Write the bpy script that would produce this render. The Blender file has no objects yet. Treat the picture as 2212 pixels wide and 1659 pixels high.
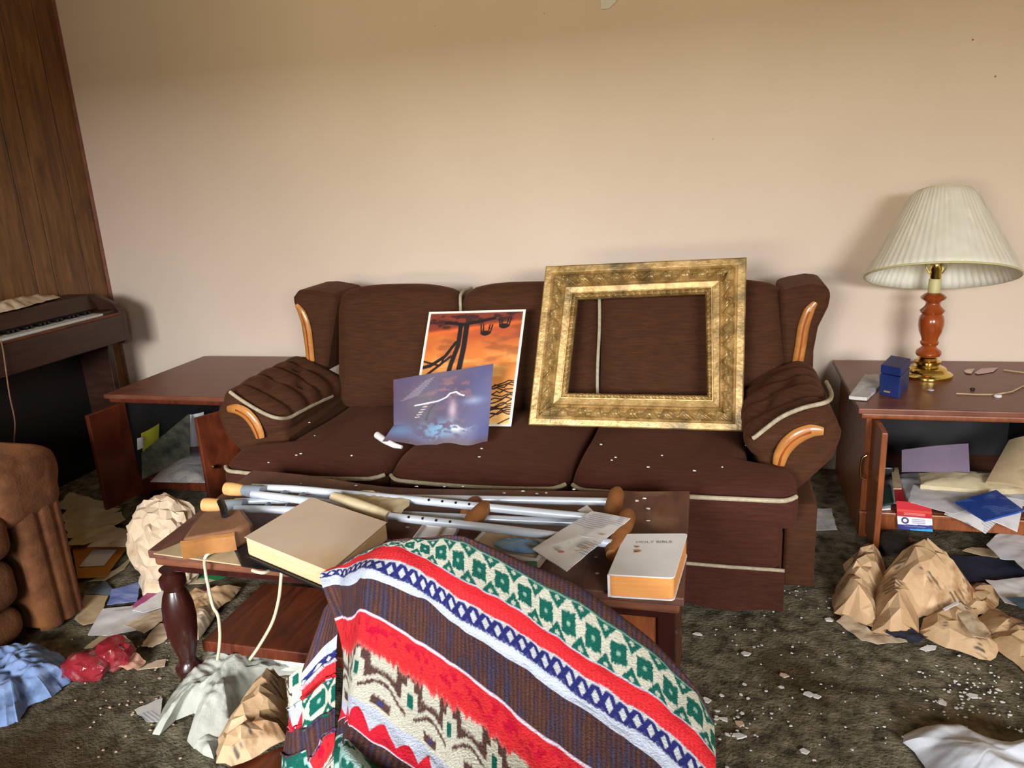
import bpy, math, random
import numpy as np
from mathutils import Vector, Matrix
random.seed(7)
SC = bpy.context.scene
COL = SC.collection
PI = math.pi

# ------------------------------------------------------------------ camera
FPX, CX, CY, H = 1661.0, 1106.0, 829.5, 1.35
_y, _p, _r = [math.radians(a) for a in (15.71, 15.55, -3.24)]
W_ = np.array([-math.sin(_y)*math.cos(_p), math.cos(_y)*math.cos(_p), -math.sin(_p)])
_r0 = np.array([math.cos(_y), math.sin(_y), 0.0]); _u0 = np.cross(_r0, W_)
R_ = _r0*math.cos(_r)+_u0*math.sin(_r); U_ = _u0*math.cos(_r)-_r0*math.sin(_r)
CAM = np.array([0, 0, H])
cd = bpy.data.cameras.new('camera'); cam = bpy.data.objects.new('camera', cd); COL.objects.link(cam)
cd.sensor_fit = 'HORIZONTAL'; cd.sensor_width = 36; cd.lens = FPX/2212*36; cd.clip_start = 0.02
cam.matrix_world = Matrix(((R_[0], U_[0], -W_[0], 0), (R_[1], U_[1], -W_[1], 0), (R_[2], U_[2], -W_[2], H), (0, 0, 0, 1)))
SC.camera = cam

# ------------------------------------------------------------------ light
SC.view_settings.view_transform = 'Standard'; SC.view_settings.look = 'None'
SC.view_settings.gamma = 1; SC.view_settings.use_curve_mapping = False
SC.view_settings.exposure = 0.0
wd = bpy.data.worlds.new('sky'); SC.world = wd; wd.use_nodes = True
wd.node_tree.nodes['Background'].inputs[0].default_value = (0.95, 0.95, 0.88, 1)
wd.node_tree.nodes['Background'].inputs[1].default_value = 2.2


def area(name, loc, target, sx, sy, power, color):
    l = bpy.data.lights.new(name, 'AREA'); l.shape = 'RECTANGLE'; l.size = sx; l.size_y = sy
    l.energy = power; l.color = color
    o = bpy.data.objects.new(name, l); COL.objects.link(o); o.location = loc
    o.rotation_euler = (Vector(target)-Vector(loc)).to_track_quat('-Z', 'Y').to_euler()
    return o


# daylight sky patches outside the two windows of the front wall (behind the camera)
YF = -1.5
WINS = [(-1.75, -0.35, 0.85, 2.02), (0.85, 2.25, 0.85, 2.02)]
area('daylight_left', (-0.7, -6.5, 3.0), (-0.9, 3.0, 1.2), 3.9, 1.9, 1850, (0.97, 0.97, 0.98))
area('upper_wall_fill', (-1.6, -9.0, 0.75), (-1.2, 0, 0.95), 6.4, 1.6, 1150, (1.0, 0.83, 0.50))  # unseen warm fill panel, added to brighten the upper back wall
area('daylight_right', (3.3, -6.5, 3.0), (0.6, 3.0, 1.2), 3.9, 1.9, 1500, (0.97, 0.98, 1.0))

# ------------------------------------------------------------------ helpers
def ray(px, py): return W_+(px-CX)/FPX*R_-(py-CY)/FPX*U_
def AZ(px, py, z=0.0):
    d = ray(px, py); return CAM+d*(z-H)/d[2]
def AY(px, py, y):
    d = ray(px, py); return CAM+d*y/d[1]
def AX(px, py, x):
    d = ray(px, py); return CAM+d*x/d[0]
def lin(c):
    return [((v/255)/12.92 if v/255 <= .04045 else ((v/255+.055)/1.055)**2.4) for v in c[:3]]


class MB:
    def __init__(s): s.v = []; s.f = []; s.c = None
    def add(s, V, F):
        o = len(s.v); s.v.extend([tuple(map(float, p)) for p in V]); s.f.extend([tuple(i+o for i in f) for f in F]); return s
    def box(s, x0, x1, y0, y1, z0, z1, M=None):
        V = [(x, y, z) for x in (x0, x1) for y in (y0, y1) for z in (z0, z1)]
        if M is not None: V = [tuple(M @ Vector(p)) for p in V]
        return s.add(V, [(0, 1, 3, 2), (4, 6, 7, 5), (0, 4, 5, 1), (2, 3, 7, 6), (0, 2, 6, 4), (1, 5, 7, 3)])
    def prism(s, P, d):                      # planar polygon (3D) extruded by vector d
        n = len(P); P = [np.array(p, float) for p in P]; d = np.array(d, float)
        V = P+[p+d for p in P]
        return s.add(V, [tuple(range(n-1, -1, -1)), tuple(range(n, 2*n))]+[(i, (i+1) % n, n+(i+1) % n, n+i) for i in range(n)])
    def tube(s, path, r, seg=10, flat=None, caps=True, closed=False):
        P = [Vector(p) for p in path]; n = len(P)
        R = [r]*n if not hasattr(r, '__len__') else list(r)
        V = []; up = None
        for i in range(n):
            a = P[(i-1) % n] if (closed or i > 0) else P[i]; b = P[(i+1) % n] if (closed or i < n-1) else P[i]
            t = (b-a).normalized()
            if flat is not None:
                N = Vector(flat[0]).normalized(); B = t.cross(N)
                B = B.normalized() if B.length > 1e-5 else Vector((1, 0, 0)); N = B.cross(t).normalized(); fs = flat[1]
            else:
                if up is None:
                    up = Vector((0, 0, 1)) if abs(t.z) < .9 else Vector((1, 0, 0))
                B = t.cross(up); B = B.normalized() if B.length > 1e-5 else Vector((1, 0, 0)); N = B.cross(t).normalized(); up = N; fs = 1.0
            for k in range(seg):
                a_ = 2*PI*k/seg
                V.append(P[i]+B*math.cos(a_)*R[i]+N*math.sin(a_)*R[i]*fs)
        F = []
        m = n if closed else n-1
        for i in range(m):
            j = (i+1) % n
            for k in range(seg):
                l = (k+1) % seg; F.append((i*seg+k, i*seg+l, j*seg+l, j*seg+k))
        if caps and not closed:
            F.append(tuple(range(seg-1, -1, -1))); F.append(tuple((n-1)*seg+k for k in range(seg)))
        return s.add(V, F)
    def lathe(s, prof, c, seg=32, M=None, closed=True, wob=None):
        V = []; n = len(prof)
        for i, (r, z) in enumerate(prof):
            for k in range(seg):
                a = 2*PI*k/seg; rr = max(r, 1e-4)
                if wob: rr += wob(a, i, r)
                p = Vector((rr*math.cos(a), rr*math.sin(a), z))
                if M is not None: p = M @ p
                V.append(p+Vector(c))
        F = [(i*seg+k, i*seg+(k+1) % seg, (i+1)*seg+(k+1) % seg, (i+1)*seg+k) for i in range(n-1) for k in range(seg)]
        if closed: F.append(tuple(range(seg-1, -1, -1))); F.append(tuple((n-1)*seg+k for k in range(seg)))
        return s.add(V, F)
    def rbox(s, c, h, r, n=10, puff=(0, 0, 0), M=None, fn=None):
        h = np.array(h, float); c = np.array(c, float); r = min(r, min(h)*.999)
        def ax(hh):
            k = [-hh+r*(1-math.cos(t)) for t in np.linspace(0, PI/2, 5)][:-1]
            mid = list(np.linspace(-hh+r, hh-r, n)); return np.array(k+mid+[-x for x in k[::-1]])
        A = [ax(h[i]) for i in range(3)]; V = []; F = []
        for a in range(3):
            b, d = (a+1) % 3, (a+2) % 3
            for sg in (-1, 1):
                o = len(V)
                for x in A[b]:
                    for y in A[d]:
                        p = np.zeros(3); p[a] = sg*h[a]; p[b] = x; p[d] = y; V.append(p)
                nb, nd = len(A[b]), len(A[d])
                for i in range(nb-1):
                    for j in range(nd-1):
                        q = (o+i*nd+j, o+(i+1)*nd+j, o+(i+1)*nd+j+1, o+i*nd+j+1); F.append(q if sg > 0 else q[::-1])
        V = np.array(V); key = np.round(V, 5); _, idx, inv = np.unique(key, axis=0, return_index=True, return_inverse=True)
        inv = np.array(inv).ravel(); V = V[idx]; F = [tuple(int(inv[i]) for i in f) for f in F]
        inn = np.clip(V, -(h-r), h-r); d = V-inn; L = np.linalg.norm(d, axis=1, keepdims=True); L[L == 0] = 1
        V = inn+d/L*r
        q = V/h
        for a in range(3):
            if puff[a]:
                b, e = (a+1) % 3, (a+2) % 3
                V[:, a] += np.sign(q[:, a])*np.abs(q[:, a])**1*puff[a]*(1-np.clip(q[:, b], -1, 1)**2)*(1-np.clip(q[:, e], -1, 1)**2)
        if fn is not None: V = fn(V, q)
        if M is not None: V = V @ np.array(M.to_3x3()).T
        return s.add(V+c, F)
    def grid(s, P, closed_u=False):          # P [nu][nv] of points
        P = np.array(P, float); nu, nv = P.shape[:2]; o = len(s.v)
        s.v.extend(map(tuple, P.reshape(-1, 3).tolist()))
        for i in range(nu if closed_u else nu-1):
            for j in range(nv-1):
                a = o+i*nv+j; b = o+((i+1) % nu)*nv+j; s.f.append((a, b, b+1, a+1))
        return s


def smooth_path(P, n=8):
    P = np.array(P, float); m = len(P); out = []
    for i in range(m-1):
        p0, p1, p2, p3 = P[max(i-1, 0)], P[i], P[i+1], P[min(i+2, m-1)]
        for t in np.linspace(0, 1, n, endpoint=False): out.append(.5*((2*p1)+(-p0+p2)*t+(2*p0-5*p1+4*p2-p3)*t*t+(-p0+3*p1-3*p2+p3)*t**3))
    out.append(P[-1]); return out


def Rz(a): return Matrix.Rotation(a, 4, 'Z')
def Ry(a): return Matrix.Rotation(a, 4, 'Y')
def Rx(a): return Matrix.Rotation(a, 4, 'X')


def link(name, mb, mat, parent=None, base=(0, 0, 0), smooth=True, bevel=0, colors=None, label=None, angle=40):
    me = bpy.data.meshes.new(name)
    V = np.array(mb.v, float)-np.array(base, float)
    me.from_pydata(V.tolist(), [], mb.f); me.update()
    if colors is not None:
        at = me.color_attributes.new('paint', 'FLOAT_COLOR', 'POINT')
        cc = np.ones((len(V), 4), np.float32); cc[:, :3] = colors; at.data.foreach_set('color', cc.ravel())
    if smooth:
        me.polygons.foreach_set('use_smooth', [True]*len(me.polygons))
        try: me.set_sharp_from_angle(angle=math.radians(angle))
        except Exception: pass
    me.materials.append(mat)
    o = bpy.data.objects.new(name, me); COL.objects.link(o)
    if bevel:
        b = o.modifiers.new('bevel', 'BEVEL'); b.width = bevel; b.segments = 2; b.limit_method = 'ANGLE'
    if parent is not None: o.parent = parent
    if label: o['label'] = label
    return o


class Thing:
    def __init__(s, name, label, cat, base, group=None):
        s.b = tuple(float(x) for x in base); o = bpy.data.objects.new(name, None); COL.objects.link(o)
        o.location = s.b; o.empty_display_size = .05; o['label'] = label; o['category'] = cat
        if group: o['group'] = group
        s.o = o
    def part(s, name, mb, mat, parent=None, **k):
        return link(name, mb, mat, parent or s.o, s.b, **k)


def solo(name, mb, mat, label, cat, group=None, kind=None, **k):
    V = np.array(mb.v); b = ((V[:, 0].min()+V[:, 0].max())/2, (V[:, 1].min()+V[:, 1].max())/2, V[:, 2].min())
    o = link(name, mb, mat, None, b, **k); o.location = b
    o['label'] = label; o['category'] = cat
    if group: o['group'] = group
    if kind: o['kind'] = kind
    return o


def struct(name, mb, mat, **k):
    o = link(name, mb, mat, **k); o['kind'] = 'structure'; return o


# ------------------------------------------------------------------ materials
def mat(name, c1, c2=None, scale=8, stretch=(1, 1, 1), rough=.6, bump=0.0, bscale=None, metal=0, detail=6, coat=0,
        lo=.35, hi=.65, c3=None, s3=2.0, l3=.5, h3=.62, spec=.5, alpha=1.0, sheen=0, trans=0, dist=0.0, wave=None, attr=False, rvar=0):
    m = bpy.data.materials.new(name); m.use_nodes = True; nt = m.node_tree; N = nt.nodes; L = nt.links
    b = N['Principled BSDF']; b.inputs['Roughness'].default_value = rough; b.inputs['Metallic'].default_value = metal
    b.inputs['Specular IOR Level'].default_value = spec; b.inputs['Coat Weight'].default_value = coat
    b.inputs['Sheen Weight'].default_value = sheen
    if sheen: b.inputs['Sheen Roughness'].default_value = .5; b.inputs['Sheen Tint'].default_value = (*lin((150, 105, 80)), 1)
    b.inputs['Alpha'].default_value = alpha; b.inputs['Transmission Weight'].default_value = trans
    tc = N.new('ShaderNodeTexCoord'); mp = N.new('ShaderNodeMapping'); mp.inputs['Scale'].default_value = stretch
    L.new(tc.outputs['Object'], mp.inputs[0])
    no = N.new('ShaderNodeTexNoise'); no.inputs['Scale'].default_value = scale; no.inputs['Detail'].default_value = detail
    no.inputs['Roughness'].default_value = .6; no.inputs['Distortion'].default_value = dist
    L.new(mp.outputs[0], no.inputs['Vector'])
    if attr:
        a = N.new('ShaderNodeVertexColor'); a.layer_name = 'paint'; out = a.outputs[0]
    else:
        cr = N.new('ShaderNodeValToRGB'); e = cr.color_ramp.elements
        e[0].position = lo; e[1].position = hi; e[0].color = (*lin(c1), 1); e[1].color = (*lin(c2 or c1), 1)
        L.new(no.outputs[0], cr.inputs[0]); out = cr.outputs[0]
    if wave:                                   # fine printed lines: (colour, scale, axis-stretch, mask lo)
        wc, ws, wst, wl = wave
        mq = N.new('ShaderNodeMapping'); mq.inputs['Scale'].default_value = wst; mq.inputs['Rotation'].default_value = (0, 0, .4); L.new(tc.outputs['Object'], mq.inputs[0])
        wv = N.new('ShaderNodeTexWave'); wv.bands_direction = 'Y'; wv.inputs['Scale'].default_value = ws; wv.inputs['Distortion'].default_value = 1.2
        wv.inputs['Detail Scale'].default_value = 3; L.new(mq.outputs[0], wv.inputs[0])
        n3 = N.new('ShaderNodeTexNoise'); n3.inputs['Scale'].default_value = 14; L.new(tc.outputs['Object'], n3.inputs['Vector'])
        r3 = N.new('ShaderNodeMapRange'); r3.inputs[1].default_value = wl; r3.inputs[2].default_value = wl+.04; L.new(n3.outputs[0], r3.inputs[0])
        mu = N.new('ShaderNodeMath'); mu.operation = 'MULTIPLY'; L.new(wv.outputs[1], mu.inputs[0]); L.new(r3.outputs[0], mu.inputs[1])
        mx = N.new('ShaderNodeMixRGB'); mx.inputs[2].default_value = (*lin(wc), 1); L.new(mu.outputs[0], mx.inputs[0]); L.new(out, mx.inputs[1]); out = mx.outputs[0]
    if c3:
        n2 = N.new('ShaderNodeTexNoise'); n2.inputs['Scale'].default_value = s3; n2.inputs['Detail'].default_value = 4
        L.new(tc.outputs['Object'], n2.inputs['Vector'])
        r2 = N.new('ShaderNodeMapRange'); r2.inputs[1].default_value = l3; r2.inputs[2].default_value = h3; L.new(n2.outputs[0], r2.inputs[0])
        mx = N.new('ShaderNodeMixRGB'); mx.inputs[2].default_value = (*lin(c3), 1); L.new(r2.outputs[0], mx.inputs[0]); L.new(out, mx.inputs[1]); out = mx.outputs[0]
    L.new(out, b.inputs['Base Color'])
    if rvar:
        rr = N.new('ShaderNodeMapRange'); rr.inputs[3].default_value = max(0, rough-rvar); rr.inputs[4].default_value = rough+rvar
        L.new(no.outputs[0], rr.inputs[0]); L.new(rr.outputs[0], b.inputs['Roughness'])
    if bump:
        bn = N.new('ShaderNodeTexNoise'); bn.inputs['Scale'].default_value = bscale or scale*3; bn.inputs['Detail'].default_value = 4
        L.new(mp.outputs[0], bn.inputs['Vector'])
        bp = N.new('ShaderNodeBump'); bp.inputs['Strength'].default_value = bump; bp.inputs['Distance'].default_value = .01
        L.new(bn.outputs[0], bp.inputs['Height']); L.new(bp.outputs[0], b.inputs['Normal'])
    return m


M_wall = mat('wall_paint', (214, 196, 178), (219, 202, 184), scale=1.2, rough=.85, bump=.05, bscale=160)
M_ceil = mat('ceiling_paint', (222, 204, 162), (212, 194, 150), scale=3, rough=.9)
M_plank = mat('panel_wood', (92, 60, 32), (134, 92, 52), scale=5, stretch=(6, 6, .55), rough=.42, bump=.1, detail=8, dist=.7, c3=(76, 48, 26), s3=5, l3=.58, h3=.74, rvar=.1)
M_trimw = mat('corner_trim', (120, 78, 66), (140, 96, 80), scale=20, rough=.5)
M_carpet = mat('carpet', (63, 59, 46), (136, 128, 106), scale=20, rough=.95, bump=.7, bscale=120, detail=10, lo=.36, hi=.66, c3=(64, 48, 27), s3=1.5, l3=.5, h3=.68, spec=.15)
M_base = mat('baseboard_paint', (200, 192, 180), (170, 160, 140), scale=12, rough=.6)
M_vel = mat('brown_velvet', (58, 34, 19), (74, 44, 26), scale=16, stretch=(1, 1, 9), rough=.85, bump=.28, bscale=42, sheen=.22, spec=.15)
M_velseat = mat('brown_velvet_seat', (56, 28, 19), (70, 37, 26), scale=15, stretch=(1, 9, 9), rough=.85, bump=.28, bscale=42, sheen=.22, spec=.15)
M_pipe = mat('cream_piping', (150, 138, 112), (176, 164, 138), scale=60, rough=.8, bump=.2)
M_oak = mat('honey_oak', (156, 96, 44), (194, 134, 70), scale=9, stretch=(1, 1, 1), rough=.28, coat=.5, dist=1.5, bump=.1)
M_table = mat('walnut_laminate', (98, 54, 38), (126, 76, 54), scale=7, stretch=(1, 7, 1), rough=.38, bump=.06, c3=(128, 88, 66), s3=5, l3=.58, h3=.75, rvar=.15)
M_tabled = mat('walnut_edge', (98, 58, 40), (124, 78, 56), scale=12, stretch=(1, 9, 9), rough=.4)
M_tabR = mat('dusty_laminate', (82, 50, 40), (106, 68, 54), scale=6, stretch=(7, 1, 1), rough=.5, bump=.08, c3=(124, 92, 72), s3=7, l3=.56, h3=.72, rvar=.15)
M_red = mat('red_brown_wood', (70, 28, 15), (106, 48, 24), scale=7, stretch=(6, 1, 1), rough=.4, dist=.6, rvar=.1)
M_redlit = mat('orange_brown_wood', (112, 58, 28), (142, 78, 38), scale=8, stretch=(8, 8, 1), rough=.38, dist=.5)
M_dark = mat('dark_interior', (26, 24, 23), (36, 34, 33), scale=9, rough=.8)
M_piano = mat('organ_wood', (44, 26, 18), (62, 38, 27), scale=8, stretch=(1, .4, 4), rough=.38, rvar=.1)
M_pianod = mat('organ_black', (14, 11, 9), (20, 15, 12), scale=8, rough=.6)
M_ivory = mat('ivory_key', (190, 192, 184), (205, 206, 198), scale=10, rough=.3)
M_black = mat('black_key', (12, 12, 13), (18, 18, 19), scale=10, rough=.35)
M_gold = mat('gilt', (138, 108, 58), (192, 160, 104), scale=22, rough=.4, metal=.35, bump=.25, bscale=60, c3=(98, 84, 52), s3=9, l3=.55, h3=.72)
M_goldflat = mat('gilt_flat', (172, 134, 74), (192, 158, 98), scale=14, rough=.48, metal=.45, bump=.06, c3=(132, 102, 56), s3=6, l3=.6, h3=.8)
M_brass = mat('brass', (214, 186, 96), (226, 200, 116), scale=5, rough=.12, metal=1)
M_lampwood = mat('lamp_wood', (128, 54, 20), (164, 78, 28), scale=6, stretch=(3, 3, .6), rough=.22, coat=.6)
M_socket = mat('socket_card', (196, 186, 130), (206, 196, 142), scale=8, rough=.5)
M_paint = mat('painted_print', (1, 1, 1), attr=True, rough=.35, spec=.4)
M_paintm = mat('matte_print', (1, 1, 1), attr=True, rough=.5, spec=.3)
M_blank = mat('blanket_cloth', (1, 1, 1), attr=True, rough=.92, bump=.35, bscale=260, scale=90, spec=.1, sheen=.05)
M_white = mat('white_card', (208, 206, 204), (220, 218, 216), scale=10, rough=.6)
M_paper = mat('white_paper', (196, 194, 196), (214, 212, 212), scale=8, rough=.7, bump=.06, c3=(170, 158, 140), s3=6, l3=.6, h3=.8)
M_news = mat('printed_paper', (192, 188, 182), (208, 204, 200), scale=8, rough=.75, bump=.08, wave=((150, 152, 160), 34, (1, 1, 1), .53))
M_cream = mat('cream_paper', (184, 168, 132), (204, 190, 156), scale=7, rough=.75, bump=.15, c3=(156, 132, 92), s3=9, l3=.55, h3=.75)
M_tan = mat('tan_sheet', (166, 142, 108), (188, 168, 132), scale=6, rough=.75, bump=.1, c3=(134, 110, 78), s3=10, l3=.55, h3=.75)
M_kraft = mat('kraft_paper', (176, 142, 104), (204, 174, 136), scale=5, rough=.68, bump=.3, bscale=40, c3=(134, 92, 50), s3=9, l3=.54, h3=.68, wave=((82, 72, 62), 22, (1, 1, 1), .58))
M_kraft2 = mat('pale_kraft', (188, 166, 138), (208, 190, 164), scale=5, rough=.68, bump=.25, bscale=40, c3=(160, 130, 92), s3=10, l3=.56, h3=.72)
M_orange = mat('manila_orange', (176, 112, 30), (190, 126, 42), scale=6, rough=.7)
M_plastic = mat('grey_plastic_bag', (182, 186, 174), (206, 208, 198), scale=6, rough=.22, bump=.6, bscale=26, alpha=.9, spec=.6)
M_plastic2 = mat('white_plastic_bag', (190, 196, 206), (214, 218, 226), scale=6, rough=.4, bump=.25, bscale=26)
M_redfoil = mat('red_foil', (104, 12, 26), (150, 44, 54), scale=12, rough=.1, bump=.9, bscale=22, coat=1.0, c3=(170, 110, 108), s3=16, l3=.58, h3=.7)
M_bluecl = mat('blue_cotton', (104, 130, 176), (132, 156, 198), scale=14, rough=.9, bump=.3, c3=(70, 88, 122), s3=12, l3=.55, h3=.7)
M_navy = mat('navy_cover', (26, 30, 48), (34, 38, 58), scale=10, rough=.7)
M_blue = mat('blue_box', (20, 38, 92), (28, 48, 108), scale=10, rough=.45)
M_bluebk = mat('blue_cover', (32, 66, 148), (44, 80, 162), scale=5, rough=.45, wave=((90, 120, 190), 22, (1, 1, 1), .54))
M_blackp = mat('black_plastic', (18, 18, 20), (26, 26, 28), scale=10, rough=.35)
M_alu = mat('aluminium', (196, 206, 220), (212, 220, 230), scale=6, rough=.33, metal=.3)
M_grey = mat('grey_plastic', (112, 122, 130), (130, 138, 146), scale=8, rough=.4)
M_tip = mat('tan_rubber', (196, 142, 82), (214, 164, 104), scale=12, rough=.6, c3=(150, 96, 48), s3=14, l3=.6, h3=.8)
M_grip = mat('amber_foam', (112, 66, 28), (146, 92, 42), scale=12, rough=.7, bump=.15)
M_leather = mat('brown_leather', (116, 80, 56), (138, 98, 70), scale=9, rough=.5, bump=.2)
M_amber = mat('amber_glaze', (134, 88, 46), (164, 116, 70), scale=9, rough=.2, coat=.8, bump=.7, bscale=16)
M_page = mat('page_block', (206, 172, 128), (220, 190, 150), scale=4, stretch=(1, 1, 60), rough=.8, bump=.2)
M_pageo = mat('orange_page_block', (214, 140, 70), (226, 158, 88), scale=4, stretch=(1, 1, 60), rough=.8, bump=.15)
M_agedcover = mat('aged_endpaper', (196, 174, 148), (206, 184, 160), scale=3, rough=.8, c3=(192, 160, 112), s3=4, l3=.55, h3=.7, bump=.05)
M_cord = mat('ivory_cord', (188, 180, 152), (198, 190, 164), scale=20, rough=.5)
M_chair = mat('tan_velour', (82, 50, 31), (104, 66, 42), scale=22, rough=.85, bump=.25, bscale=120, sheen=.3, spec=.15, c3=(134, 88, 46), s3=3, l3=.5, h3=.7)
M_turned = mat('dark_cherry', (42, 15, 12), (56, 21, 16), scale=8, stretch=(4, 4, 1), rough=.3, coat=.3)
M_lilac = mat('lilac_card', (112, 98, 116), (126, 110, 128), scale=6, rough=.7)
M_green = mat('green_card', (30, 112, 66), (38, 124, 74), scale=6, rough=.5)
M_magenta = mat('magenta_print', (158, 60, 112), (170, 76, 124), scale=6, rough=.5)
M_yellow = mat('yellow_leaflet', (180, 176, 44), (196, 192, 60), scale=6, rough=.5)
M_mag = mat('magazine_print', (58, 62, 58), (112, 110, 92), scale=18, rough=.4)
M_bluepr = mat('blue_print', (84, 104, 172), (150, 164, 206), scale=9, stretch=(1, 4, 1), rough=.3)
M_chip = mat('plaster_chip', (206, 208, 204), (222, 222, 218), scale=10, rough=.7)
M_beige = mat('beige_scrap', (196, 170, 146), (206, 182, 158), scale=10, rough=.7)
M_gloss = mat('shade_fabric', (226, 222, 204), (236, 234, 220), scale=2, stretch=(10, 10, 1), rough=.55, bump=.12, bscale=30)
M_wrap = mat('clear_shade_wrap', (225, 228, 228), (235, 238, 238), scale=4, rough=.1, bump=.5, bscale=7, alpha=.16, spec=.9)
M_glassy = mat('window_glass', (235, 240, 240), rough=.02, alpha=.08)
M_frame = mat('window_paint', (210, 205, 195), rough=.5)
M_wire = mat('dark_wire', (40, 36, 32), rough=.5)

# ------------------------------------------------------------------ room
XL, XR, YB, ZC = -3.175, 2.75, 3.42, 2.45
struct('wall_back', MB().box(XL-.1, XR+.1, YB, YB+.1, 0, ZC), M_wall, smooth=False)
struct('wall_right', MB().box(XR, XR+.1, YF, YB, 0, ZC), M_wall, smooth=False)
struct('ceiling', MB().box(XL-.1, XR+.1, YF-.1, YB+.1, ZC, ZC+.1), M_ceil, smooth=False)
wl = struct('wall_left', MB().box(XL-.1, XL-.012, YF, YB, 0, ZC), M_dark, smooth=False)
yy = YB; i = 0
PW = [.135, .2, .11, .24, .16, .3]
while yy > YF+.02:
    w = PW[i % 6]; y0 = max(YF, yy-w)
    link('panel_plank', MB().box(XL-.012, XL, y0+.002, yy-.002, 0.0, ZC), M_plank, wl, smooth=False, bevel=.0025)
    yy -= w; i += 1
struct('trim_1', MB().box(XL, XL+.012, YB-.012, YB, .0, ZC), M_trimw, smooth=False)
# front wall with two window openings
fw = MB(); xs = [XL-.1]
for (a, b, c, d) in WINS:
    fw.box(xs[-1], a, YF-.12, YF, 0, ZC); fw.box(a, b, YF-.12, YF, 0, c); fw.box(a, b, YF-.12, YF, d, ZC); xs.append(b)
fw.box(xs[-1], XR+.1, YF-.12, YF, 0, ZC)
struct('wall_front', fw, M_wall, smooth=False)
for k, (a, b, c, d) in enumerate(WINS):
    m = MB(); t = .045; ya, yb = YF-.09, YF-.03
    m.box(a, b, ya, yb, c, c+t); m.box(a, b, ya, yb, d-t, d); m.box(a, a+t, ya, yb, c+t, d-t); m.box(b-t, b, ya, yb, c+t, d-t)
    m.box((a+b)/2-.015, (a+b)/2+.015, ya, yb, c+t, d-t)
    struct('window_%d' % (k+1), m, M_frame, smooth=False)
struct('baseboard_back', MB().box(XL+.02, XR, YB-.014, YB, 0, .085), M_base, smooth=False, bevel=.003)
# carpet: real low relief over the seen part
nx, ny = 300, 270
gx = np.linspace(XL-.05, XR, nx); gy = np.linspace(YF, YB+.02, ny)
X, Y = np.meshgrid(gx, gy, indexing='ij')
rng = np.random.default_rng(3)
def smooth_noise(n0, n1, f):
    a = rng.random((n0//f+3, n1//f+3)); xi = np.linspace(0, a.shape[0]-1.001, n0); yi = np.linspace(0, a.shape[1]-1.001, n1)
    x0 = xi.astype(int); y0 = yi.astype(int); fx = (xi-x0)[:, None]; fy = (yi-y0)[None]
    fx = fx*fx*(3-2*fx); fy = fy*fy*(3-2*fy)
    A = a[x0][:, y0]; B = a[x0+1][:, y0]; C_ = a[x0][:, y0+1]; D = a[x0+1][:, y0+1]
    return (A*(1-fx)+B*fx)*(1-fy)+(C_*(1-fx)+D*fx)*fy
Z = -(smooth_noise(nx, ny, 2)*.5+smooth_noise(nx, ny, 6)*.5)*.006
fl = MB().grid(np.stack([X, Y, Z], -1)); fl.f = [f[::-1] for f in fl.f]
fl.f = [tuple(f) for f in fl.f]
struct('floor', MB().add(fl.v, [f[::-1] for f in fl.f]), M_carpet)


# ------------------------------------------------------------------ paper and cloth builders
def crease(P, amp, freq, seed, n=6):
    r = np.random.default_rng(seed); out = np.zeros(len(P)); tot = 0
    for k in range(n):
        a = r.random()*2*PI; d = np.array([math.cos(a), math.sin(a)]); a2 = r.random()*2*PI; d2 = np.array([math.cos(a2), math.sin(a2)])
        q = P[:, :2] @ d*freq*(.5+r.random()*1.3)+r.random()*9+.35*np.sin(P[:, :2] @ d2*freq*2.3+r.random()*6)
        w = 1/(1+.3*k); out += np.abs((q % 1)-.5)*2*w; tot += w
    return amp*out/tot


def resample(P, m, jit=0, seed=0):
    P = np.array(P, float); Q = np.vstack([P, P[:1]]); d = np.r_[0, np.cumsum(np.linalg.norm(np.diff(Q, axis=0), axis=1))]
    t = np.linspace(0, d[-1], m, endpoint=False)
    # keep corners sharp: snap the nearest sample to every corner
    for c in d[:-1]:
        k = np.argmin(np.abs(t-c)); t[k] = c
    O = np.stack([np.interp(t, d, Q[:, i]) for i in range(3)], 1)
    if jit:
        r = np.random.default_rng(seed); c = O.mean(0); w = r.normal(0, jit, m); w = (w+np.roll(w, 1)+np.roll(w, -1))/1.7
        O[:, :2] += (O-c)[:, :2]/np.linalg.norm((O-c)[:, :2], axis=1, keepdims=True)*w[:, None]
    return O


def sheet(P, amp=.0, freq=12, seed=1, dome=0, rings=14, m=72, jit=0, t=.0012, edge=.0, hfn=None, lift=.0015, centre=None, domeexp=2):
    O = resample(P, m, jit, seed); c = O.mean(0)
    if centre is not None: c = np.array(centre, float)
    T = np.linspace(0, 1, rings+1)[1:]
    pts = [c[None]]+[c+(O-c)*s for s in T]; V = np.vstack(pts); rad = np.r_[0, np.repeat(T, m)]
    h = (crease(V, amp, freq, seed)+crease(V, amp*.3, freq*2.6, seed+5))*(edge+(1-edge)*(1-rad**4) if dome else 1)+dome*(1-rad**domeexp)
    if hfn is not None: h = h+hfn(V, rad)
    if not dome: h = h-h.min()*.6
    V = V.copy(); V[:, 2] += h+lift
    n = len(V); F = []
    for k in range(m): F.append((0, 1+k, 1+(k+1) % m))
    for i in range(rings-1):
        for k in range(m):
            a = 1+i*m+k; b = 1+i*m+(k+1) % m; F.append((a, a+m, b+m, b))
    B = V.copy(); B[:, 2] -= t
    F2 = [tuple(i+n for i in f[::-1]) for f in F]
    S = [(1+(rings-1)*m+k, 1+(rings-1)*m+k+n, 1+(rings-1)*m+(k+1) % m+n, 1+(rings-1)*m+(k+1) % m) for k in range(m)]
    return MB().add(np.vstack([V, B]), F+F2+S)


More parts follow.
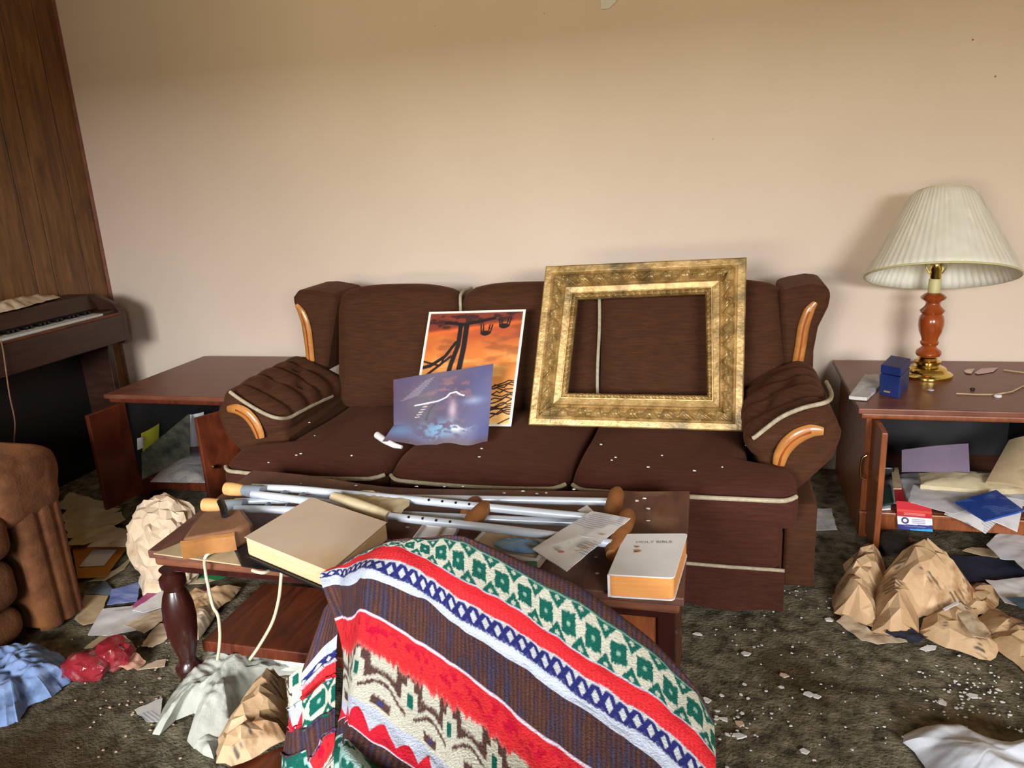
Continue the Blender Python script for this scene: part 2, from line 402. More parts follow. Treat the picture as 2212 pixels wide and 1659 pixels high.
from mathutils.geometry import delaunay_2d_cdt
def facet(P, sp=.022, amp=.05, freq=6, seed=1, dome=.05, edge=.15, rnd=.35, lift=.0015, pw=1.0):
    """crumpled stiff paper: randomly triangulated facets over an outline"""
    P = np.array(P, float); per = np.linalg.norm(np.roll(P, -1, 0)-P, axis=1).sum(); m = max(12, int(per/sp)); r = np.random.default_rng(seed)
    O = resample(P, m, sp*.22, seed); a = O[:, :2]; b = np.roll(a, -1, 0)
    lo, hi = a.min(0), a.max(0); G = []
    for x in np.arange(lo[0], hi[0], sp):
        for y in np.arange(lo[1], hi[1], sp):
            q = np.array((x, y))+r.uniform(-.42, .42, 2)*sp
            c = ((a[:, 1] > q[1]) != (b[:, 1] > q[1])); xx = (b[:, 0]-a[:, 0])*(q[1]-a[:, 1])/(b[:, 1]-a[:, 1]+1e-12)+a[:, 0]
            if (c & (q[0] < xx)).sum() % 2 == 0: continue
            t = np.clip(((q-a)*(b-a)).sum(1)/((b-a)**2).sum(1), 0, 1); d = np.linalg.norm(q-a-t[:, None]*(b-a), axis=1).min()
            if d > sp*.4: G.append((q[0], q[1], d))
    G = np.array(G).reshape(-1, 3); dm = G[:, 2].max() if len(G) else 1
    vs = [Vector(q) for q in a]+[Vector(q[:2]) for q in G]
    res = delaunay_2d_cdt(vs, [], [list(range(m))], 1, 1e-6)
    V2 = np.array([(v.x, v.y) for v in res[0]]); dd = np.zeros(len(V2)); src = res[3]
    for i, o in enumerate(src):
        if o and o[0] >= m: dd[i] = G[o[0]-m, 2]
    rad = 1-np.clip(dd/dm, 0, 1); w = edge+(1-edge)*(1-rad**2.2)
    h = (crease(V2, amp, freq, seed)+r.uniform(-1, 1, len(V2))*amp*rnd*.5)*w+dome*(1-rad**1.6)**pw
    V = np.column_stack([V2, P[:, 2].mean()+np.maximum(h, 0)+lift]); n = len(V); F = [tuple(f) for f in res[2]]
    B = V.copy(); B[:, 2] -= .0012; cnt = {}
    for f in F:
        for i in range(len(f)):
            e = (f[i], f[(i+1) % len(f)]); cnt[e] = 1
    S = [(i, i+n, j+n, j) for (i, j) in cnt if (j, i) not in cnt]
    return MB().add(np.vstack([V, B]), F+[tuple(i+n for i in f[::-1]) for f in F]+S)
def lump(c, s, amp, seed, sub=3, freq=5, rnd=.3):
    import bmesh
    bm = bmesh.new(); bmesh.ops.create_icosphere(bm, subdivisions=sub, radius=1); r = np.random.default_rng(seed)
    D = r.normal(size=(12, 3)); D /= np.linalg.norm(D, axis=1, keepdims=True); ph = r.random(12)*9; fr = freq*(.5+r.random(12)); V = []
    for v in bm.verts:
        d = np.array(v.co)+r.normal(0, .035, 3); d /= np.linalg.norm(d); h = (np.abs(((D @ d)*fr/2+ph) % 1-.5)*2).mean()
        V.append(np.array(c)+d*np.array(s)*(1+amp*(h-.5)*2+r.uniform(-1, 1)*amp*rnd))
    F = [tuple(v.index for v in f.verts) for f in bm.faces]; bm.free()
    return MB().add(V, F)


def pz(pts, z=0): return [AZ(x, y, z) for x, y in pts]
def quad_slab(px, ztop, zbot, shrink=0):
    P = pz(px, ztop); return MB().prism([np.array([p[0], p[1], zbot]) for p in P], (0, 0, ztop-zbot))


def blob(c, s, amp, seed, nu=34, nv=22, freq=5, squash=.6):
    r = np.random.default_rng(seed); D = r.normal(size=(14, 3)); D /= np.linalg.norm(D, axis=1, keepdims=True); ph = r.random(14)*9; fr = freq*(.5+r.random(14))
    P = []
    for i in range(nu):
        row = []
        for j in range(nv):
            a = 2*PI*i/nu; b = PI*(j/(nv-1)-.5); d = np.array([math.cos(a)*math.cos(b), math.sin(a)*math.cos(b), math.sin(b)])
            q = (D @ d)*fr/2+ph; h = (np.abs((q % 1)-.5)*2).mean()
            row.append(np.array(c)+d*np.array(s)*(1+amp*(h-.5)*2))
        P.append(row)
    return MB().grid(P, closed_u=True)


# ------------------------------------------------------------------ painting helpers (colour of flat prints and woven cloth)
def seg_d(x, y, pts):
    d = np.full(x.shape, 9.0)
    for (a, b), (c, e) in zip(pts[:-1], pts[1:]):
        l = (c-a)**2+(e-b)**2+1e-12; t = np.clip(((x-a)*(c-a)+(y-b)*(e-b))/l, 0, 1)
        d = np.minimum(d, np.hypot(x-a-t*(c-a), y-b-t*(e-b)))
    return d
def vnoise(x, y, seed=0, oct=4):
    r = np.random.default_rng(seed); T = r.random((64, 64)); out = np.zeros(x.shape); w = 1; tot = 0
    for o in range(oct):
        f = 2**o; xx = x*f+o*7.3; yy_ = y*f+o*3.1; x0 = np.floor(xx).astype(int); y0 = np.floor(yy_).astype(int); fx = xx-x0; fy = yy_-y0
        fx = fx*fx*(3-2*fx); fy = fy*fy*(3-2*fy)
        g = lambda i, j: T[i % 64, j % 64]
        out += w*((g(x0, y0)*(1-fx)+g(x0+1, y0)*fx)*(1-fy)+(g(x0, y0+1)*(1-fx)+g(x0+1, y0+1)*fx)*fy); tot += w; w *= .5
    return out/tot
def mixc(C, c, a):
    a = np.clip(a, 0, 1)[..., None]; return C*(1-a)+np.array(c, float)*a
def sst(a, b, x):
    t = np.clip((x-a)/(b-a), 0, 1); return t*t*(3-2*t)
def srgb(C):
    C = np.clip(C/255, 0, 1); return np.where(C <= .04045, C/12.92, ((C+.055)/1.055)**2.4)


def painted(C4, nu, nv, colfn, t=.002, disp=None, edgecol=(200, 198, 194)):
    A, B, C_, D = [np.array(p, float) for p in C4]        # bottom-left, bottom-right, top-right, top-left
    u, v = np.meshgrid(np.linspace(0, 1, nu), np.linspace(0, 1, nv), indexing='ij')
    P = (A*((1-u)*(1-v))[..., None]+B*(u*(1-v))[..., None]+C_*(u*v)[..., None]+D*((1-u)*v)[..., None])
    n = np.cross(B-A, D-A); n /= np.linalg.norm(n)
    if disp is not None:
        dx = disp(u, v); P = P+n*dx[0][..., None]
        if len(dx) > 1: P = P+np.stack(dx[1:], -1)
    col = colfn(u, v)
    mb = MB().grid(P); mb.grid(P-n*t); k = nu*nv
    mb.f = mb.f[:len(mb.f)//2]+[f[::-1] for f in mb.f[len(mb.f)//2:]]
    ring = [i*nv for i in range(nu)]+[(nu-1)*nv+j for j in range(1, nv)]+[i*nv+nv-1 for i in range(nu-2, -1, -1)]+[j for j in range(nv-2, 0, -1)]
    for a, b in zip(ring, ring[1:]+ring[:1]): mb.f.append((b, a, a+k, b+k))
    cc = np.concatenate([srgb(col.reshape(-1, 3)), np.tile(srgb(np.array(edgecol, float)), (k, 1))])
    return mb, cc


# ================================================================== SOFA
S = Thing('sofa', 'three-seat brown velvet wing-back sofa with cream piping and honey oak trim against the wall', 'sofa', (-.68, 2.75, 0))
XC = -.68
g1, g2 = -1.02, -.455
# base and skirt
S.part('base_frame', MB().box(-1.56, .19, 2.20, 3.2, .02, .28), M_vel, bevel=.02)
sk = MB()
def skirt_line(z, k):
    pts = []
    for i in range(90):
        x = -1.60+1.795*i/89; pts.append((x, 2.168-.012*math.sin(x*23+1)*k-.03*k*(1-z/.17), z))
    return pts
sk.grid(np.array([skirt_line(.17, .1), skirt_line(.12, .4), skirt_line(.07, .8), skirt_line(.034, 1.0)]).transpose(1, 0, 2))
S.part('skirt', MB().add(sk.v, sk.f), M_velseat)
S.part('skirt_piping', MB().tube([(x, y-.004, z) for x, y, z in skirt_line(.165, .1)], .0055, 8), M_pipe)
for sx, nm in ((-1, 'l'), (1, 'r')):
    f_ = lambda x: XC+sx*x
    # arm body: front outline (distance from sofa centre, height) extruded backwards
    OL = [(1.125, .575), (1.155, .53), (1.13, .44), (1.06, .36), (1.0, .30), (.98, .18), (.985, .015), (.87, .015), (.865, .3), (.875, .40), (.862, .455)]
    if sx > 0: OL = [(a-.11, b) if a > .95 else (a-.07, b) for a, b in OL]
    P = [(f_(a), 2.372, b) for a, b in OL]
    if sx < 0: P = P[::-1]
    arm = S.part('arm', MB().prism(P[::-1], (0, .66, 0)), M_vel, bevel=.022)
    # rear arm skirt panel (a step back, seen at the side)
    cxp = f_(.995 if sx < 0 else .885); tilt = sx*-math.radians(27)
    def tuft(V, q, sx=sx):
        V = V.copy(); fr = -V[:, 1]
        for k in range(5):
            y0 = -.17+.1*k
            V[:, 2] -= np.where(q[:, 2] > 0, np.clip(q[:, 2]*1.5, 0, 1)*.02*np.exp(-((V[:, 1]-y0)/.018)**2), 0)
        for bx, by in ((-.03, .08), (.05, -.02), (-.03, -.12)):
            V[:, 2] -= np.where(q[:, 2] > 0, np.clip(q[:, 2]*1.5, 0, 1)*.03*np.exp(-((V[:, 0]-bx)**2+(V[:, 1]-by)**2)/.0007), 0)
        V[:, 2] -= np.where(q[:, 2] > 0, np.clip(q[:, 2]*1.5, 0, 1)*.03*np.clip(fr/.28, 0, 1)**2, 0)
        return V
    pad = S.part('armrest_pad', MB().rbox((cxp, 2.635, .532), (.140, .275, .066), .058, n=22, puff=(0, 0, .02), M=Ry(tilt), fn=tuft), M_vel, arm)
    # piping round the pad's lower edge
    if sx < 0: pp = [AY(*p, 2.358) for p in ((496, 846), (515, 860), (545, 879), (575, 895), (600, 903))]+[AX(625, 902, -1.548), AX(650, 889, -1.543), AX(685, 871, -1.543), AX(718, 856, -1.543)]
    else: pp = [AY(*p, 2.356) for p in ((1626, 947), (1634, 942), (1655, 925), (1690, 900), (1735, 881), (1786, 868))]+[AX(1796, 850, .345), AX(1785, 825, .345)]
    S.part('arm_piping', MB().tube(smooth_path(pp), .0068, 8), M_pipe, arm)
    # carved oak strip on the arm front
    if sx < 0: path = [AY(*p, 2.35) for p in ((492, 884), (512, 884), (532, 894), (548, 912), (558, 932), (562, 946))]
    else: path = [AY(*p, 2.35) for p in ((1779, 932), (1752, 931), (1724, 942), (1702, 960), (1688, 982), (1682, 1004))]
    S.part('arm_wood_trim', MB().tube(smooth_path(path), list(np.interp(np.linspace(0, 5, 41), range(6), [.012, .021, .024, .024, .022, .018])), 14, flat=((0, 1, 0), .5)), M_oak, arm)
    S.part('trim_carving', MB().tube(smooth_path([np.array(p)+np.array((0, -.0105, 0)) for p in path[1:]]), .0035, 8, flat=((0, 1, 0), .6)), M_lampwood, arm)
    # wing
    if sx < 0:
        fo = [(625, 640), (640, 629), (665, 628), (700, 634), (726, 640), (716, 700), (703, 790), (700, 812), (660, 790), (652, 745), (645, 700), (634, 668)]
        wp = [(640, 658), (652, 676), (662, 705), (667, 740), (671, 780)]
    else:
        fo = [(1796, 634), (1786, 618), (1755, 615), (1715, 622), (1686, 630), (1688, 700), (1692, 800), (1740, 826), (1757, 812), (1758, 760), (1768, 708), (1790, 664)]
        wp = [(1762, 653), (1748, 672), (1736, 706), (1730, 745), (1719, 806)]
    P = [AY(*p, 2.86) for p in fo]; P = P if sx > 0 else P[::-1]
    c0 = np.mean(P, 0)
    wing = S.part('wing', MB().prism(P, (0, .3, 0)), M_vel, bevel=.03)
    wpath = [AY(*p, 2.852) for p in wp]
    S.part('wing_wood_trim', MB().tube(smooth_path(wpath), list(np.interp(np.linspace(0, 4, 33), range(5), [.008, .018, .02, .0195, .019])), 14, flat=((0, 1, 0), .5)), M_oak, wing)
    S.part('trim_carving', MB().tube(smooth_path([np.array(p)+np.array((0, -.0095, 0)) for p in wpath[1:]]), .003, 8, flat=((0, 1, 0), .6)), M_lampwood, wing)
# back frame
S.part('back_frame', MB().box(-1.58, .22, 3.06, 3.3, .04, .82), M_vel, bevel=.04)
# back cushions, leaning
for k, (a, b) in enumerate(((-1.575, g1), (g1, g2), (g2, .235))):
    w = (b-a)/2
    def bk(V, q, w=w, k=k):
        V = V.copy(); zz = V[:, 2]; top = np.clip((zz-.05)/.2, 0, 1)
        V[:, 2] -= .04*np.abs(q[:, 0])**3.2*(top)                      # arched top
        for bx, bz in ((-.45, .02), (.1, .04), (.55, .0)):
            V[:, 1] += np.where(q[:, 1] < 0, np.clip(-q[:, 1]*1.5, 0, 1)*.012*np.exp(-((q[:, 0]-bx)**2*w*w+(zz-bz)**2)/.0018), 0)
        V[:, 1] -= np.where(q[:, 1] < 0, np.clip(-q[:, 1]*1.5, 0, 1)*.02*np.exp(-((zz+.13)/.09)**2)*(1-q[:, 0]**2), 0)   # lumbar roll
        return V
    bc = S.part('back_cushion', MB().rbox(((a+b)/2, 2.945, .655), (w-.002, .09, .262), .06, n=24, puff=(0, .035, 0), M=Rx(math.radians(-13)), fn=bk), M_vel)
    if k < 2:
        T = Rx(math.radians(-13)); pts = []
        for z in np.linspace(-.25, .262, 26):
            yv = -.098 if z < .2 else -.098+.06*((z-.2)/.062)**2; zz = z-(.03 if z > .2 else 0)*((z-.2)/.062)
            v = T @ Vector((0, yv+.03, zz)); pts.append((b+.003*math.sin(z*14), 2.945+v.y, .655+v.z))
        for zf in (.04, .09): pts.append((b, pts[25][1]+zf, pts[25][2]-.004))
        S.part('back_piping', MB().tube(pts, .0065, 8), M_pipe, bc)
# seat cushions
seats = ((-1.70, g1-.045, 0), (g1-.045, -.45, 1), (-.45, .232, 2))
for a, b, k in seats:
    w = (b-a)/2
    def st(V, q, a=a, b=b, k=k):
        V = V.copy(); y = V[:, 1]
        V[:, 2] += np.where(q[:, 2] > 0, np.clip(q[:, 2]*1.5, 0, 1)*.012*np.sin(V[:, 0]*9+k)*np.sin(y*8), 0)
        # the outer cushions are cut back round the arm
        if k == 0: V[:, 0] += np.where((V[:, 0] < 0) & (y > -.22), .155*np.clip((y+.22)/.05, 0, 1)*np.clip(-V[:, 0]/.2, 0, 1), 0)
        if k == 2: V[:, 0] -= np.where((V[:, 0] > 0) & (y > -.22), .135*np.clip((y+.22)/.05, 0, 1)*np.clip(V[:, 0]/.2, 0, 1), 0)
        V[:, 2] -= np.where(q[:, 2] > 0, np.clip(q[:, 2]*1.5, 0, 1)*.03*np.clip((-y-.22)/.12, 0, 1)**2, 0)
        return V
    sc_ = S.part('seat_cushion', MB().rbox(((a+b)/2, 2.52, .355), (w-.004, .36, .072), .05, n=26, puff=(0, 0, .012), fn=st), M_velseat)
    pts = []
    for t in np.linspace(0, 1, 40):
        x = a+.012+(b-a-.024)*t; e = min(t, 1-t)*(b-a); dy = .035*max(0, 1-e/.05)**2
        pts.append((x, 2.157+dy, .392-.010*math.sin(t*PI)*(1 if k != 2 else .3)))
    S.part('seat_piping', MB().tube(pts, .007, 8), M_pipe, sc_)
    fr = MB().rbox(((a+b)/2 if k == 1 else ((a+b)/2+(.05 if k == 0 else -.02)), 2.213, .275), (w-.008-(.02 if k == 2 else (.05 if k == 0 else 0)), .05, .118), .03, n=8)
    S.part('front_panel', fr, M_velseat)
S.part('skirt_side', MB().box(.205, .30, 2.345, 2.9, .012, .3), M_vel, bevel=.01)

# ================================================================== PICTURE FRAME (empty, gilt)
FR = Thing('picture_frame', 'large empty gilt picture frame with carved scroll moulding leaning on the sofa back', 'frame', (-.29, 2.62, .43))
Cn = [AY(1142, 918, 2.59), AY(1604, 932, 2.585), AY(1613, 557, 2.80), AY(1180, 576, 2.80)]
bl, br, tr, tl = [np.array(c) for c in Cn]
nrm = np.cross(br-bl, tl-bl); nrm /= np.linalg.norm(nrm)      # towards camera?
if nrm[1] > 0: nrm = -nrm
PW_ = .128
prof = [(0, -.03), (0, .006), (.004, .010), (.026, .010), (.030, .006), (.034, .008), (.040, .018), (.05, .024), (.062, .024), (.07, .016), (.075, .008), (.08, .010), (.084, .004), (.104, .0), (.106, .006), (.110, .006), (.113, -.003), (.117, .001), (.121, .002), (.124, -.001), (.126, -.008), (PW_, -.012), (PW_, -.03)]
cor = [bl, br, tr, tl]; ctr = sum(cor)/4
def frame_rail(A, B, inA, inB, seed):
    n = 230; L = np.linalg.norm(B-A); r = np.random.default_rng(seed); rows = []
    # finer profile sampling
    o = np.array([p[0] for p in prof]); hgt = np.array([p[1] for p in prof]); s = np.r_[0, np.cumsum(np.hypot(np.diff(o), np.diff(hgt)))]
    ts = np.unique(np.r_[s, np.linspace(0, s[-1], 70)]); oo = np.interp(ts, s, o); hh = np.interp(ts, s, hgt)
    for i in range(n):
        t = i/(n-1); row = []
        for w_, h_ in zip(oo, hh):
            f = w_/PW_; p = (A+(inA-A)*f)*(1-t)+(B+(inB-B)*f)*t; m = t*L
            if .036 < w_ < .077 and h_ > .005:
                q = (w_-.056)/.02; c0_ = .55*math.sin(m*88+seed); d_ = abs(q-c0_)
                vine = math.exp(-(d_/.28)**2); cell = m*28+seed*.3; fr_ = cell % 1-.5; sg_ = 1 if int(cell) % 2 else -1
                leaf_ = math.exp(-((fr_/.34)**2+((q+sg_*.5)/.42)**2))*(.75+.25*math.sin(q*14+fr_*18))
                h_ = h_-.006+.009*vine+.0105*leaf_+.0018*math.sin(m*420+q*7)
            if .113 < w_ < .127:
                q = (w_-.12)/.007; h_ = h_+.0035*math.sin(m*190+q*1.8)*math.cos(q*1.2)
            row.append(p+nrm*h_)
        rows.append(row)
    return MB().grid(rows)
inn = []
ux = (br-bl)/np.linalg.norm(br-bl); uy = (tl-bl)/np.linalg.norm(tl-bl)
for c, (sx_, sy_) in zip(cor, ((1, 1), (-1, 1), (-1, -1), (1, -1))): inn.append(c+ux*PW_*sx_+uy*PW_*sy_*.95)
for k in range(4):
    rl = FR.part('frame_rail', frame_rail(cor[k], cor[(k+1) % 4], inn[k], inn[(k+1) % 4], k), M_gold, angle=60)
# wooden rebate behind the gilding
rb = MB()
for k in range(4):
    A, B = cor[k]-nrm*.006, cor[(k+1) % 4]-nrm*.006; a_, b_ = inn[k], inn[(k+1) % 4]
    P = [A+(ctr-A)*.01, B+(ctr-B)*.01, b_-(ctr-b_)*.02, a_-(ctr-a_)*.02]
    rb.prism([p-nrm*.010 for p in P], -nrm*.022)
FR.part('backing_rail', rb, M_red, smooth=False)

# ================================================================== THE TWO PRINTS
def sunset(u, v):
    # a mounted print standing upside down: ground at the top, branches reaching down
    n = vnoise(u*5, v*9, 4); n2 = vnoise(u*14, v*40, 5); C = np.zeros(u.shape+(3,))+np.array((206, 120, 52.))
    C = mixc(C, (238, 186, 112), sst(.62, .1, v)*.9); C = mixc(C, (168, 74, 40), sst(.55, .85, v+.12*(n-.5))*(.4+n*.7))
    C = mixc(C, (246, 206, 130), sst(.5, .7, vnoise(u*4, v*16, 9))*.55*sst(.8, .4, v)); C = mixc(C, (120, 60, 40), sst(.55, .75, vnoise(u*4+3, v*14, 11))*.5*sst(.3, .7, v))
    hz = .80+.10*u; gr = sst(-.01, .01, v-hz+.02*(n-.5)); C = mixc(C, (118, 50, 34), gr*.95); C = mixc(C, (44, 26, 26), gr*sst(.45, .62, n2)*.8)
    C = mixc(C, (224, 104, 42), np.exp(-((v-hz)/.02)**2)*.8)
    D = (24, 20, 20)
    for pts, w in (([(.36, .86), (.36, .7), (.31, .52), (.30, .45)], .022), ([(.42, .86), (.42, .68), (.40, .45)], .026), ([(.33, .72), (.24, .6), (.1, .52), (.0, .5)], .014),
                   ([(.30, .6), (.16, .5), (.05, .42)], .01), ([(.24, .6), (.2, .52), (.02, .56)], .007), ([(.39, .88), (.2, .9)], .012), ([(.39, .88), (.7, .93)], .012)):
        C = mixc(C, D, sst(w+.006, w-.004, seg_d(u, v, pts)))
    for ax, ay in ((.62, .80), (.80, .86)):
        C = mixc(C, D, sst(1.1, .9, ((u-ax)/.05)**2+((v-ay)/.022)**2))
        for dx in (-.04, -.02, .03, .05): C = mixc(C, D, sst(.009, .005, seg_d(u, v, [(ax+dx, ay), (ax+dx*1.3, ay+.07)])))
    for s_ in range(16):
        r = random.Random(s_); x, y = .98, .38-.02*s_; pts = [(x+.02, y)]
        for _ in range(6): x -= .03+r.random()*.035; y += (r.random()-.62)*.06; pts.append((x, y))
        C = mixc(C, (50, 30, 26), sst(.0075, .003, seg_d(u, v, pts)))
    e = np.minimum(np.minimum(u*.78, (1-u)*.78), np.minimum(v, 1-v)); C = mixc(C, (222, 216, 208), sst(.022, .016, e))
    return C
B1 = [AY(898, 922, 2.565)*1.0, AY(1104, 921, 2.565), AY(1136, 668, 2.76), AY(927, 674, 2.76)]
B1[0] = AY(888, 920, 2.565)
mb, cc = painted(B1, 190, 250, sunset, t=.004)
solo('mounted_print', mb, M_paint, 'white-edged orange sunset print of tree silhouettes standing upside down against the middle back cushion', 'picture', colors=cc, angle=20)


def coast(u, v):
    n = vnoise(u*6, v*6, 21); n2 = vnoise(u*14+v*6, v*16-u*4, 22); C = np.zeros(u.shape+(3,))+np.array((72, 62, 90.))
    C = mixc(C, (76, 60, 84), sst(.4, .7, n)); C = mixc(C, (66, 68, 112), sst(.62, .9, u)*.9)
    C = mixc(C, (120, 84, 92), sst(.5, .66, n2)*np.exp(-((u-.55)/.3)**2-((v-.72)/.2)**2)*1.2)
    C = mixc(C, (52, 44, 56), np.exp(-((u-.3)/.16)**2-((v-.5)/.3)**2)*.6*sst(.3, .6, n2+.2))
    C = mixc(C, (92, 132, 160), np.exp(-((u-.48)/.22)**2-((v-.2)/.13)**2)*sst(.35, .55, n2)*1.1)
    C = mixc(C, (84, 118, 150), np.exp(-((u-.08)/.12)**2-((v-.2)/.1)**2)*.7)
    C = mixc(C, (190, 196, 190), np.exp(-((u-.66)/.12)**2-((v-.22)/.06)**2)*sst(.46, .6, n2)*1.1)
    C = mixc(C, (196, 170, 178), np.exp(-((u-.61)/.045)**2-((v-.46)/.13)**2)*.75)
    C = mixc(C, (160, 190, 210), np.exp(-((u-.82)/.1)**2-((v-.56)/.05)**2)*.5)
    C = mixc(C, (206, 214, 214), sst(.014, .004, seg_d(u, v, [(.22, .57), (.35, .59), (.45, .60), (.5, .62), (.54, .64), (.58, .69), (.64, .70), (.68, .66), (.72, .64)])))
    C = mixc(C, (44, 34, 44), sst(.016, .008, seg_d(u, v, [(.33, .36), (.37, .5), (.42, .56)])))
    for k in range(6): C = mixc(C, (176, 160, 140), sst(.009, .004, seg_d(u, v, [(.22+.02*k, .40+.035*k), (.26+.02*k, .405+.035*k)])))
    for k in range(9): C = mixc(C, (140, 128, 138), sst(.007, .003, seg_d(u, v, [(.08+.03*k, .66+.03*k), (.26+.02*k, .72+.028*k)]))*.7)
    return mixc(C, (72, 56, 62), sst(.1, .02, v)*.8)
B2 = [AZ(852, 962, .446), AZ(1053, 957, .446), AY(1066, 786, 2.50), AY(849, 820, 2.43)]
def curl(u, v):
    a = np.clip((.16-u)/.16, 0, 1)*np.clip((.3-v)/.3, 0, 1); w = np.sin(u*PI)*.012*(1-v)
    wig = .004*np.sin(u*9+2)*np.sin(v*5)
    return [np.where(True, .0, 0)+wig+.01*np.cos(v*PI)*u*0+w*-1, -.035*a, -.02*a, .02*a+.006*np.sin(u*14)*(1-v)**3]
mb, cc = painted(B2, 170, 140, coast, t=.0012, disp=curl, edgecol=(214, 212, 208))
pr = Thing('seascape_poster', 'curling unframed purple seascape poster propped in front of the orange sunset print', 'poster', np.mean(B2, 0)-np.array((0, 0, .12)))
pr.part('poster_sheet', mb, M_paintm, colors=cc)
rl = [AZ(815, 940, .462), AZ(832, 952, .458), AZ(852, 962, .455), AZ(868, 966, .452)]
pr.part('curled_corner', MB().tube(rl, [.013, .012, .010, .006], 14), M_white)

# ================================================================== COFFEE TABLE
T_ = Thing('coffee_table', 'dark walnut coffee table with stepped edge, turned legs and low shelf before the sofa', 'table', (-.68, 1.75, 0))
top = [(545, 1015), (600, 1019), (660, 1025), (720, 1034), (780, 1044), (840, 1051), (920, 1055), (1100, 1057), (1300, 1061), (1490, 1060)]
back = pz(top, .46); P = [AZ(308, 1196, .46)]+back+[AZ(1478, 1290, .46)]
fx0, fx1 = P[0][0], P[-1][0]; yfr = 1.475
P[0] = np.array((fx0, yfr, .46)); P[-1] = np.array((fx1, yfr, .46))
ct = np.mean(P, 0)
T_.part('tabletop', MB().prism([np.array((p[0], p[1], .438)) for p in P][::-1], (0, 0, .022)), M_tabR, bevel=.004, smooth=False)
def ins(k): return [np.array((ct[0]+(p[0]-ct[0])*(1-k/.7), ct[1]+(p[1]-ct[1])*(1-k/.3), 0)) for p in P]
T_.part('top_moulding', MB().prism([q+np.array((0, 0, .412)) for q in ins(.008)][::-1], (0, 0, .026)), M_tabled, bevel=.006, smooth=False)
T_.part('apron', MB().box(-1.40, -.12, 1.53, 1.93, .37, .412), M_turned, bevel=.003, smooth=False)
leg = [(.030, 0), (.032, .02), (.026, .04), (.034, .055), (.036, .07), (.024, .085), (.022, .1), (.031, .13), (.0395, .18), (.043, .22), (.041, .26), (.034, .29), (.026, .31), (.034, .325), (.034, .345), (.022, .358), (.03, .372)]
def turned(x, y): return MB().lathe([(r, z) for r, z in leg], (x, y, 0), 28)
T_.part('leg', turned(-1.415, 1.545), M_turned)
T_.part('leg', turned(-.62, 1.90), M_turned)
T_.part('lower_shelf', MB().box(-1.40, -.42, 1.59, 1.91, .085, .12), M_red, bevel=.004, smooth=False)
T_.part('shelf_support', MB().box(-.66, -.44, 1.62, 1.88, .0, .085), M_turned, smooth=False)
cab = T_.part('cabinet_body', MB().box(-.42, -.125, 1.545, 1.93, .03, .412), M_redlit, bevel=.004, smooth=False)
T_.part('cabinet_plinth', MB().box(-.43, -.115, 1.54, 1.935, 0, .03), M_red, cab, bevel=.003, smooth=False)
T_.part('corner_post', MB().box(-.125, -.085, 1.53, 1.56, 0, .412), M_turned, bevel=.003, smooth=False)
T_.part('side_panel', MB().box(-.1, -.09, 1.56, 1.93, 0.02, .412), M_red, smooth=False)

# --- crutches
def crutch(tipA, tipB, pts, label, gripc):
    c = Thing('crutch', label, 'crutch', (tipA+tipB)/2*np.array((1, 1, 0))+np.array((.5, 0, .47)), 'aluminium crutches on the coffee table')
    d = (tipB-tipA); d /= np.linalg.norm(d); L = tipA
    c.part('rubber_tip', MB().tube([L, L+d*.004, L+d*.02, L+d*.05, L+d*.068], [.012, .0185, .0195, .0175, .014], 20), M_tip, label='tan rubber crutch tip')
    c.part('ferrule', MB().tube([L+d*.055, L+d*.075, L+d*.11, L+d*.13], [.0135, .0165, .019, .0185], 18), M_grey)
    tubes, pad, hand, holes = pts
    for w in tubes:
        tb = c.part('side_tube', MB().tube(smooth_path(w), .0108, 16), M_alu)
        for q in holes.pop(0) if holes else ():
            q = np.array(q)+np.array((0, -.0075, .0082)); c.part('adjuster_hole', MB().tube([q, q+np.array((0, -.0006, .0008))*2], .0034, 8), M_blackp, tb)
    for k in (.2, .26):
        p = tipA+d*k
        c.part('tube_clamp', MB().tube([p-d*.001, p+d*.001], .019, 18, flat=((0, 0, 1), .62)), M_grey)
    c.part('underarm_pad', MB().tube(pad, [.014, .021, .022, .022, .021, .014][:len(pad)] if len(pad) == 6 else .021, 18), M_grip)
    c.part('hand_grip', MB().tube(hand, [.012, .019, .021, .019, .012], 16), M_grip)
    return c
zt = .486
def PP(x, y, z): return AZ(x, y, z)
za, zb_ = .513, .487
def LP_(pts, z): return [PP(x, y, z) for x, y in pts]
t1 = PP(487, 1055, za)
crutch(t1, PP(660, 1074, za), ([LP_([(545, 1053), (640, 1057), (737, 1066), (891, 1080), (1080, 1099), (1274, 1118), (1345, 1126)], za), LP_([(545, 1067), (640, 1079), (716, 1090), (832, 1114), (1020, 1136), (1208, 1159), (1322, 1175)], za)],
       [PP(1358, 1108, za), PP(1355, 1118, za), PP(1346, 1140, za-.004), PP(1336, 1165, za-.008), PP(1326, 1190, za-.012), PP(1322, 1200, za-.012)],
       LP_([(1050, 1090), (1046, 1097), (1034, 1110), (1018, 1124), (1006, 1134)], za), [LP_([(929, 1084), (958, 1087), (987, 1090), (1016, 1093)], za), LP_([(886, 1121), (916, 1124), (945, 1128), (975, 1131)], za)]),
       'aluminium crutch whose tan tip is farther back, its two tubes passing over the old book', 0)
t2 = PP(438, 1090, zb_)
crutch(t2, PP(620, 1096, zb_), ([LP_([(508, 1085), (700, 1077), (891, 1077), (1100, 1080), (1315, 1084)], zb_), LP_([(508, 1099), (700, 1105), (1046, 1121), (1180, 1127), (1318, 1133)], zb_)],
       [PP(1334, 1060, .50), PP(1332, 1068, .498), PP(1328, 1085, .494), PP(1322, 1104, .49), PP(1318, 1122, .488), PP(1317, 1132, .486)],
       LP_([(1030, 1080), (1026, 1086), (1016, 1098), (1008, 1110), (1002, 1118)], zb_), []),
       'aluminium crutch lying under the other one, its tan tip beside the brown case', 0)

